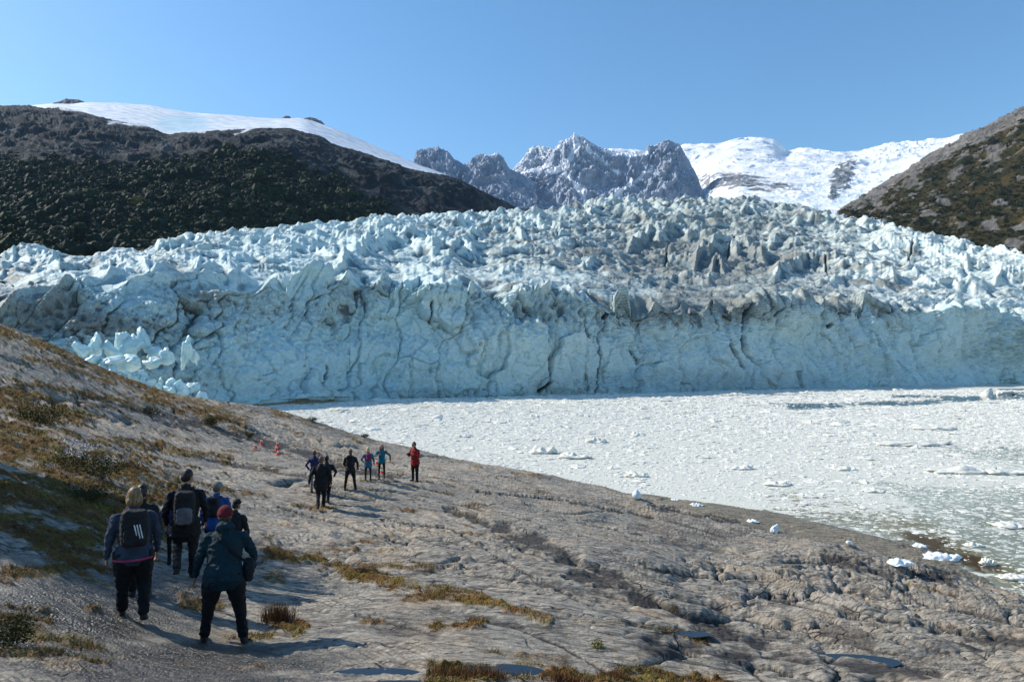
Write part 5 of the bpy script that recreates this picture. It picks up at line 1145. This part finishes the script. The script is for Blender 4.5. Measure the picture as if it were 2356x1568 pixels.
# ------------------------------------------------------------ stranded and large floating ice
m = NT('stranded_ice'); SI = m.done(m.ramp(m.noise(3, 5, .6), [(.35, (.66, .76, .80)), (.6, (.86, .89, .89))]), .25, m.bump(m.noise(6, 4, .6), .35, .04), Subsurface_Weight=.2, Subsurface_Radius=(.3, .4, .5), Subsurface_Scale=.2)
def iceblock(X, Y, wpx, hpx, label, seed, shape='lump', depth=.8, name='ice_block', cat='ice block', water=False, group=None, turn=0.0, mat=None):
    if water: u_, w_ = ray(X, Y); d_ = -CAMZ / float(w_); x_, y_, z_ = float(u_) * d_, d_, 0.0
    else: x_, y_, z_ = hit(X, Y)
    W, Hh = wpx * y_ / FPX, hpx * y_ / FPX
    if shape == 'egg':
        V, Fc = blob((0, 0, 0), (.5, .5, .5), None, 1, 1, 22, 16); V[:, 2] += .5; t_ = np.clip(V[:, 2], 0, 1); V[:, :2] *= (1.16 - .82 * t_ ** 2.0)[:, None]
        V[:, 0] -= .10 * t_; V *= (1 + .07 * noise3(V[:, 0] * 4, V[:, 1] * 4, V[:, 2] * 4, seed))[:, None]
    elif shape == 'chunk':
        V, Fc = blob((0, 0, 0), (.5, .5, .5), None, .75, .75, 22, 16); V[:, 2] += .5; V[:, 0] += .22 * (1 - V[:, 2]) ; V *= (1 + .22 * noise3(V[:, 0] * 2, V[:, 1] * 2, V[:, 2] * 2 + seed, seed))[:, None]
    elif shape == 'facet':
        V, Fc = blob((0, 0, 0), (1, 1, 1), None, 1, 1, 30, 20); V /= np.linalg.norm(V, axis=1, keepdims=True); rr = np.random.RandomState(seed)
        rad_ = np.full(len(V), .75)
        for q in range(13):
            n_ = rr.normal(0, 1, 3); n_ /= np.linalg.norm(n_); hh_ = rr.uniform(.26, .48); dt = V @ n_; rad_ = np.where(dt > .05, np.minimum(rad_, hh_ / np.maximum(dt, .05)), rad_)
        V = V * (rad_ * (1 + .25 * noise3(V[:, 0] * 3 + seed, V[:, 1] * 3, V[:, 2] * 3, seed)))[:, None]; V[:, 2] += .33; V[:, 0] += rr.uniform(-.3, .3) * V[:, 2]
    else:
        V, Fc = blob((0, 0, 0), (.5, .5, .5), None, .8, .8, 44, 22); V[:, 2] += .38
        f_ = 2.2; q_ = .34 * noise3(V[:, 0] * f_ * W / max(Hh, .01) * .25 + seed, V[:, 1] * f_, V[:, 2] * f_, seed) + .2 * noise3(V[:, 0] * 7 + seed, V[:, 1] * 4, V[:, 2] * 3, seed + 1)
        V[:, 2] *= .62 * (1 + .75 * noise2(V[:, 0] * 5.5 + seed * 1.7, V[:, 1] * 3, seed + 3)); V *= (1 + q_)[:, None]
    V = V * np.array([W, W * depth if shape != 'lump' else min(W * depth, Hh * 3.5), Hh * 1.05])
    V += .05 * Hh * np.stack([noise3(V[:, 0] * 5 / Hh, V[:, 1] * 5 / Hh, V[:, 2] * 5 / Hh, seed + 9 + k) for k in range(3)], 1)
    o = link(name, mesh_np(name, V, Fc), None, mat or SI); o.location = (x_, y_, z_ - .06 * Hh); o.rotation_euler = (0, 0, turn)
    return tag(o, label, cat, group)
iceblock(1466, 1148, 20, 22, 'pointed egg-shaped white ice block standing on the rock', 1, 'egg')
iceblock(1784, 1226, 22, 22, 'rounded white ice block standing alone on the wet rock shelf', 2, 'facet')
iceblock(1522, 1118, 32, 9, 'long low ice slab at the water edge behind the egg-shaped block', 3)
iceblock(1603, 1163, 28, 9, 'flat ice slab lying in a dark notch of the rock shelf', 4)
iceblock(1553, 1151, 16, 6, 'little rounded ice piece between the egg-shaped block and the flat slab', 5)
iceblock(1732, 1201, 24, 8, 'low ice piece just left of the rounded ice block', 6)
iceblock(1980, 1217, 9, 6, 'tiny ice piece alone near the far edge of the wet shelf', 7, 'chunk')
iceblock(1953, 1252, 14, 8, 'small ice piece in the middle of the wet shelf', 8, 'chunk')
iceblock(2070, 1296, 52, 15, 'jagged ice piece with a pointed hump at the near edge of the wet shelf', 9)
iceblock(2117, 1258, 28, 12, 'smooth small ice block above the big stranded floe', 10)
iceblock(2166, 1288, 80, 26, 'largest stranded white floe at the tip of the wet shelf', 11, depth=.5)
BG = 'larger floes on the fjord'
for X_, Y_, w_, h_, lab, nm in [(2272,1298,32,24,'round white ice boulder floating right of the stranded floe','ice_floe'),(2100,1024,165,15,'long low white floe, upper of the two long floes at the right','ice_floe'),(2215,1086,140,18,'big long white floe with a humped left end at the right edge','ice_floe'),(2310,1089,90,15,'low tail floe touching the right end of the big humped floe','ice_floe'),
    (2158,988,105,12,'thin bluish floe above the two long floes','ice_floe'),(2268,910,32,22,'left white ice boulder of three beside the open water','ice_boulder'),(2302,908,32,17,'middle white ice boulder of three beside the open water','ice_boulder'),(2328,907,24,11,'right and smallest white ice boulder of three beside the open water','ice_boulder'),(2064,899,22,7,'white ice lump near the foot of the glacier at the right','ice_boulder'),
    (1248,1042,58,20,'humped white floe near the shore left of centre','ice_floe'),(1372,1017,48,14,'broad pale floe behind the humped one','ice_floe'),(1322,1053,70,17,'wide flat floe right of the humped one','ice_floe'),(1465,1096,52,16,'bright floe just above the egg-shaped ice block','ice_floe'),(1468,1000,30,9,'small bright floe in the middle of the fjord','ice_floe'),(1700,1078,60,13,'flat floe in the middle of the near water','ice_floe'),
    (1230,960,22,9,'small grey-flecked floe far out left of centre','ice_floe'),(1484,963,20,7,'small grey-flecked floe far out right of centre','ice_floe'),(1940,1080,50,12,'bright floe below the long upper floe','ice_floe'),(1790,1115,60,14,'pair-like ragged floe off the rock shelf','ice_floe'),(2320,1210,70,14,'wide flat floe low at the right edge','ice_floe'),(2010,1130,50,10,'slim floe off the middle of the wet shelf','ice_floe'),(1065,1005,40,9,'low ragged floe just above the crest of the rock slope','ice_floe'),(2330,1330,60,15,'white floe near the dark rock at the lower right','ice_floe'),(2240,1255,40,10,'white floe above the round ice boulder','ice_floe')]:
    iceblock(X_, Y_, w_, h_, lab, int(X_) % 97, 'facet' if nm == 'ice_boulder' else 'lump', name=nm, cat='ice boulder' if nm == 'ice_boulder' else 'ice floe', water=True, mat=mat_floe, depth=.7)
# fallen seracs on the rubble at the left foot of the glacier
rs2 = np.random.RandomState(4)
m = NT('fallen_serac_ice'); SERI = m.done(m.ramp(m.noise(.6, 6, .65), [(.35, (.36, .56, .60)), (.55, (.60, .74, .73)), (.7, (.78, .84, .82))]), .35, m.bump(m.noise(1.2, 6, .7), .6, .5), Subsurface_Weight=.25, Subsurface_Radius=(1, 1.5, 2), Subsurface_Scale=1.0)
SER = [(190,812,34,30,20),(225,806,30,44,0),(252,812,36,30,10),(285,800,34,52,-6),(312,806,40,44,8),(340,802,26,44,12),(358,815,34,30,0),(385,832,34,26,0),(425,826,26,50,10),(447,822,20,28,0),(210,832,40,22,0),(250,838,46,24,0),(300,836,44,26,0),(345,838,34,20,0)]
SER += [(x, 850 + .27 * (x - 240) + rs2.uniform(-14, 12), w, w * rs2.uniform(.5, .9), 0) for x, w in zip(np.linspace(205, 470, 34) + rs2.uniform(-12, 12, 34), rs2.uniform(9, 26, 34))]
for k, (X_, Y_, w_, h_, lean_) in enumerate(SER):
    d_ = float(poly(X_, dfoot)) * .90 - max(Y_ - 800, 0) * .22
    x_, y_, z_ = [float(v) for v in at(X_, Y_, d_)]
    o = iceblock(1500, 1000, 10, 10, 'x', 40 + k, 'facet', name='fallen_serac', cat='serac', water=True, mat=SERI)
    f_ = d_ / o.location.y
    o.scale = (w_ / 7.5 * f_, w_ / 7.5 * f_, h_ / 7.5 * f_); o.location = (x_, y_, z_ - .8); o.rotation_euler = (rs2.uniform(-.25, .25), math.radians(lean_) + rs2.uniform(-.25, .25), rs2.uniform(-3, 3))
    tag(o, 'broken pale blue serac block in the heap of ice beside the rock slope', 'serac', 'heap of fallen seracs at the left foot of the glacier')
# ------------------------------------------------------------ grass, shrubs, trees
ii, jj = np.nonzero((moss > .55) & (PX > -80) & (PX < 2440) & (PY > 700) & (GY < 60) & (GY > 3.5))
r3 = np.random.RandomState(8)
sel = r3.rand(len(ii)) < .26 * np.clip(3 * fbm2(GX[ii, jj] / .7, GY[ii, jj] / .7, 3, 1201) + .25, .04, 1); ii, jj = ii[sel], jj[sel]
if len(ii) > 60000: q = r3.choice(len(ii), 60000, False); ii, jj = ii[q], jj[q]
bx, by, bz = GX[ii, jj], GY[ii, jj], GZ[ii, jj]; n = len(bx); K = 3
bx, by, bz = [np.repeat(v, K) + r3.normal(0, .02, n * K) * (1 if q_ < 2 else 0) for q_, v in enumerate((bx, by, bz))]; n *= K
sc_ = np.clip(by / 14, .75, 1.6); h_ = r3.uniform(.02, .085, n) * sc_; a_ = r3.uniform(0, 6.28, n); wd = r3.uniform(.0035, .007, n) * sc_
lx, ly = r3.normal(0, .045, n), r3.normal(0, .045, n)
c_, s2 = np.cos(a_) * wd, np.sin(a_) * wd
Vg = np.stack([np.stack([bx - c_, by - s2, bz - .01], 1), np.stack([bx + c_, by + s2, bz - .01], 1), np.stack([bx + lx, by + ly, bz + h_], 1)], 1).reshape(-1, 3)
tone = np.repeat(r3.rand(n), 3)
def bladem(name, st):
    m = NT(name); return m.done(m.ramp(m.attr('tone'), st), .7, None, Specular_IOR_Level=.2)
mat_grass = bladem('moor_grass', [(0, (.04, .022, .008)), (.35, (.13, .075, .022)), (.65, (.19, .14, .035)), (1, (.12, .12, .035))])
tag(link('moor_grass', mesh_np('moor_grass', Vg, np.arange(n * 3).reshape(-1, 3), False, attrs={'tone': tone}), None, mat_grass), 'short orange and olive moor grass growing on the moss', 'grass', kind='stuff')
print('grass', n)
mat_red = bladem('rusty_grass', [(0, (.05, .022, .010)), (.5, (.13, .055, .02)), (1, (.20, .11, .04))])
for X_, Y_, w_, h_, lab in [(640,1428,.28,.30,'tuft of rusty red grass beside the long shadows in the centre foreground'),(1040,1560,.30,.16,'tuft of orange grass at the bottom edge, left end of the moss strip'),(1110,1562,.28,.14,'tuft of orange grass at the bottom edge, just right of the left end'),(1300,1567,.3,.12,'tuft of orange grass at the bottom edge in the middle of the moss strip'),(1420,1563,.25,.12,'tuft of orange grass at the bottom edge, right end of the moss strip'),(520,968,.7,.30,'tuft of brown grass near the crest of the rock slope'),(305,1075,.5,.20,'tuft of dark brown grass in a joint of the pale rock'),(840,1318,.25,.13,'tuft of brown grass at the head of the long moss streak')]:
    x_, y_, z_ = hit(X_, Y_); n = 520; bx = x_ + np.clip(r3.normal(0, w_ * .4, n), -w_ * .75, w_ * .75); by = y_ + r3.normal(0, w_ * .25, n); bz = rock_h(bx, by) - .01
    h = h_ * r3.uniform(.5, 1.1, n); a = r3.uniform(0, 6.28, n); wd = .004; lx, ly = r3.normal(.02, .08, n) * h_ * 3, r3.normal(0, .08, n) * h_ * 3
    Vt = np.stack([np.stack([bx - np.cos(a) * wd, by - np.sin(a) * wd, bz], 1), np.stack([bx + np.cos(a) * wd, by + np.sin(a) * wd, bz], 1), np.stack([bx + lx, by + ly, bz + h], 1)], 1).reshape(-1, 3)
    tag(link('grass_clump', mesh_np('grass_tuft', Vt, np.arange(n * 3).reshape(-1, 3), False, attrs={'tone': np.repeat(r3.rand(n), 3)}), None, mat_red), lab, 'grass tuft')
m = NT('bark'); BARK = m.done(m.ramp(m.noise(9, 5, .7), [(.3, (.05, .04, .03)), (.7, (.14, .12, .10))]), .9, m.bump(m.noise(14, 4, .7), .6, .03))
SHL = leafmat('shrub_leaves', [(.1, (.012, .02, .006)), (.5, (.035, .045, .012)), (.85, (.10, .075, .02)), (1, (.16, .09, .03))])
SHY = leafmat('pale_shrub_leaves', [(.1, (.05, .07, .012)), (.5, (.12, .13, .03)), (.9, (.22, .19, .05))])
def bush(name, x, y, z, w, h, nleaf, leaf, mat, label, cat, seed, trunk=0.0, group=None, nb=9):
    r = np.random.RandomState(seed); base = V3(0, 0, -.05)
    tp = []; ends = []
    for k in range(nb):
        a = r.uniform(0, 6.28); e = V3(math.cos(a) * w * .42 * r.uniform(.3, 1), math.sin(a) * w * .42 * r.uniform(.3, 1), trunk + (h - trunk) * r.uniform(.45, .95)); st = V3(0, 0, trunk * r.uniform(.6, 1.0)) if trunk else base
        mid = (st + e) / 2 + r.normal(0, .06 * w, 3); tp.append(tube([st, mid, e], [.022 * h, .014 * h, .005 * h], n=6)); ends.append((mid, e))
    if trunk: tp.append(tube([V3(0, 0, -.2), V3(.03 * h, 0, trunk * .5), V3(0, .02 * h, trunk), V3(.02 * h, 0, h * .8)], [.045 * h, .035 * h, .028 * h, .008 * h], n=10))
    V, Fc, tn = [], [], []
    for k in range(nleaf):
        mid, e = ends[r.randint(nb)]; p = mid + (e - mid) * r.uniform(.1, 1.15) + r.normal(0, .11 * w, 3) * np.array([1, 1, .7])
        nn = r.normal(0, 1, 3); nn /= np.linalg.norm(nn); a = np.cross(nn, V3(.3, .5, .8)); a /= np.linalg.norm(a) + 1e-6; b = np.cross(nn, a); s = leaf * r.uniform(.6, 1.3); i = len(V)
        V += [p - a * s, p + b * s * .55, p + a * s, p - b * s * .55]; Fc.append((i, i + 1, i + 2, i + 3)); tn += [r.rand()] * 4
    root = bpy.data.objects.new(name, None); C.objects.link(root); root.location = (x, y, z); tag(root, label, cat, group)
    link('crown' if trunk else 'foliage', mesh_np('foliage', np.array(V), np.array(Fc), False, attrs={'tone': np.array(tn)}), root, mat)
    cv, cf, n_ = [], [], 0
    for v, f in tp: cv.append(v); cf.append(f + n_); n_ += len(v)
    link('trunk' if trunk else 'stems', mesh_np('stems', np.concatenate(cv), np.concatenate(cf)), root, BARK)
    return root
for X_, Y_, w_, h_, nl, lf, mt, lab in [(232,1105,1.5,.95,900,.022,SHL,'small twiggy green shrub standing on the orange moss behind the blonde walker'),(170,1075,1.6,.5,700,.022,SHL,'low olive shrub at the upper edge of the orange moss'),(487,977,1.5,.7,900,.03,SHL,'dark rounded shrub on the pale rock below the crest'),(345,950,1.6,.45,600,.03,SHL,'flat dark shrub in the moss near the cut in the rock'),(95,975,2.2,.8,900,.03,SHL,'dark shrub in the moss hollow near the left edge'),(310,1165,.9,.35,500,.016,SHL,'low olive shrub just above the blonde head'),(200,1150,1.2,.5,800,.018,SHL,'olive and rust shrub in the middle of the orange moss'),(10,1490,.7,.40,1200,.011,SHL,'dense dark shrub at the lower left edge'),(240,1255,.5,.18,260,.014,SHY,'pale yellow-green sprig beside the dark moss edge'),(1375,1488,.25,.12,200,.010,SHY,'tiny yellow-green plant in a crack at lower centre'),(720,930+40,1.2,.35,400,.03,SHL,'small dark shrub on the rough rock above the cones'),(840,1000+5,.9,.25,300,.03,SHL,'dark low shrub at the crest above the walkers in black'),(575,1005,.8,.4,300,.03,SHL,'small olive shrub beside the dark groove left of the cones')]:
    x_, y_, z_ = hit(X_, Y_); bush('shrub', x_, y_, z_, w_ * .85, h_ * .62, nl * 2, lf * 1.05, mt, lab, 'shrub', int(X_), nb=12)
for k, (x_, y_, w_, h_, lab) in enumerate([(-13.2, 14.6, 3.4, 5.4, 'crooked beech tree on the bank left of the path, nearest'), (-15.8, 17.2, 4.5, 6.2, 'crooked beech tree on the bank left of the path, farther'), (-13.2, 12.6, 2.6, 4.0, 'crooked beech tree on the bank left of the path, smallest of the three')]):
    bush('beech_tree', x_, y_, ground(x_, y_), w_, h_, 15000, .05, SHL, lab, 'tree', 300 + k, trunk=h_ * .35, nb=16)
# two trees that stand out from the wood
for X_, Y_, hh, lab in [(319, 492, 15, 'pale round-crowned tree standing out from the dark wood on the left hillside'), (435, 500, 14, 'olive tree standing out low on the dark slope, right of the pale round one')]:
    Pl, vg_, lX_, lY_ = LEFT; k = np.argmin((lX_ - X_) ** 2 + (lY_ - Y_) ** 2); q = Pl.reshape(-1, 3)[k]
    bush('hillside_tree', q[0], q[1] - 3, q[2] - 1, 11, hh, 1500, .55, SHL if X_ > 400 else SHY, lab, 'tree', int(X_), trunk=hh * .35, nb=14)
print('plants', time.time() - T0)
# ------------------------------------------------------------ air
m = bpy.data.materials.new('haze'); m.use_nodes = True; t = m.node_tree; t.nodes.clear()
vo = t.nodes.new('ShaderNodeVolumePrincipled'); ou = t.nodes.new('ShaderNodeOutputMaterial')
vo.inputs['Color'].default_value = (.42, .68, 1.0, 1); vo.inputs['Density'].default_value = .00003; vo.inputs['Anisotropy'].default_value = 0.0
t.links.new(vo.outputs[0], ou.inputs['Volume'])
hx, hy0, hy1, hz0, hz1 = 9000, -60, 11500, -40, 2700
co = [(sx * hx, yy_, zz_) for zz_ in (hz0, hz1) for sx, yy_ in ((-1, hy0), (1, hy0), (1, hy1), (-1, hy1))]
me = bpy.data.meshes.new('haze'); me.from_pydata(co, [], [(3, 2, 1, 0), (4, 5, 6, 7), (0, 1, 5, 4), (1, 2, 6, 5), (2, 3, 7, 6), (3, 0, 4, 7)])
tag(link('haze', me, None, m), 'thin blue air between the camera and the far peaks', 'haze', kind='stuff')
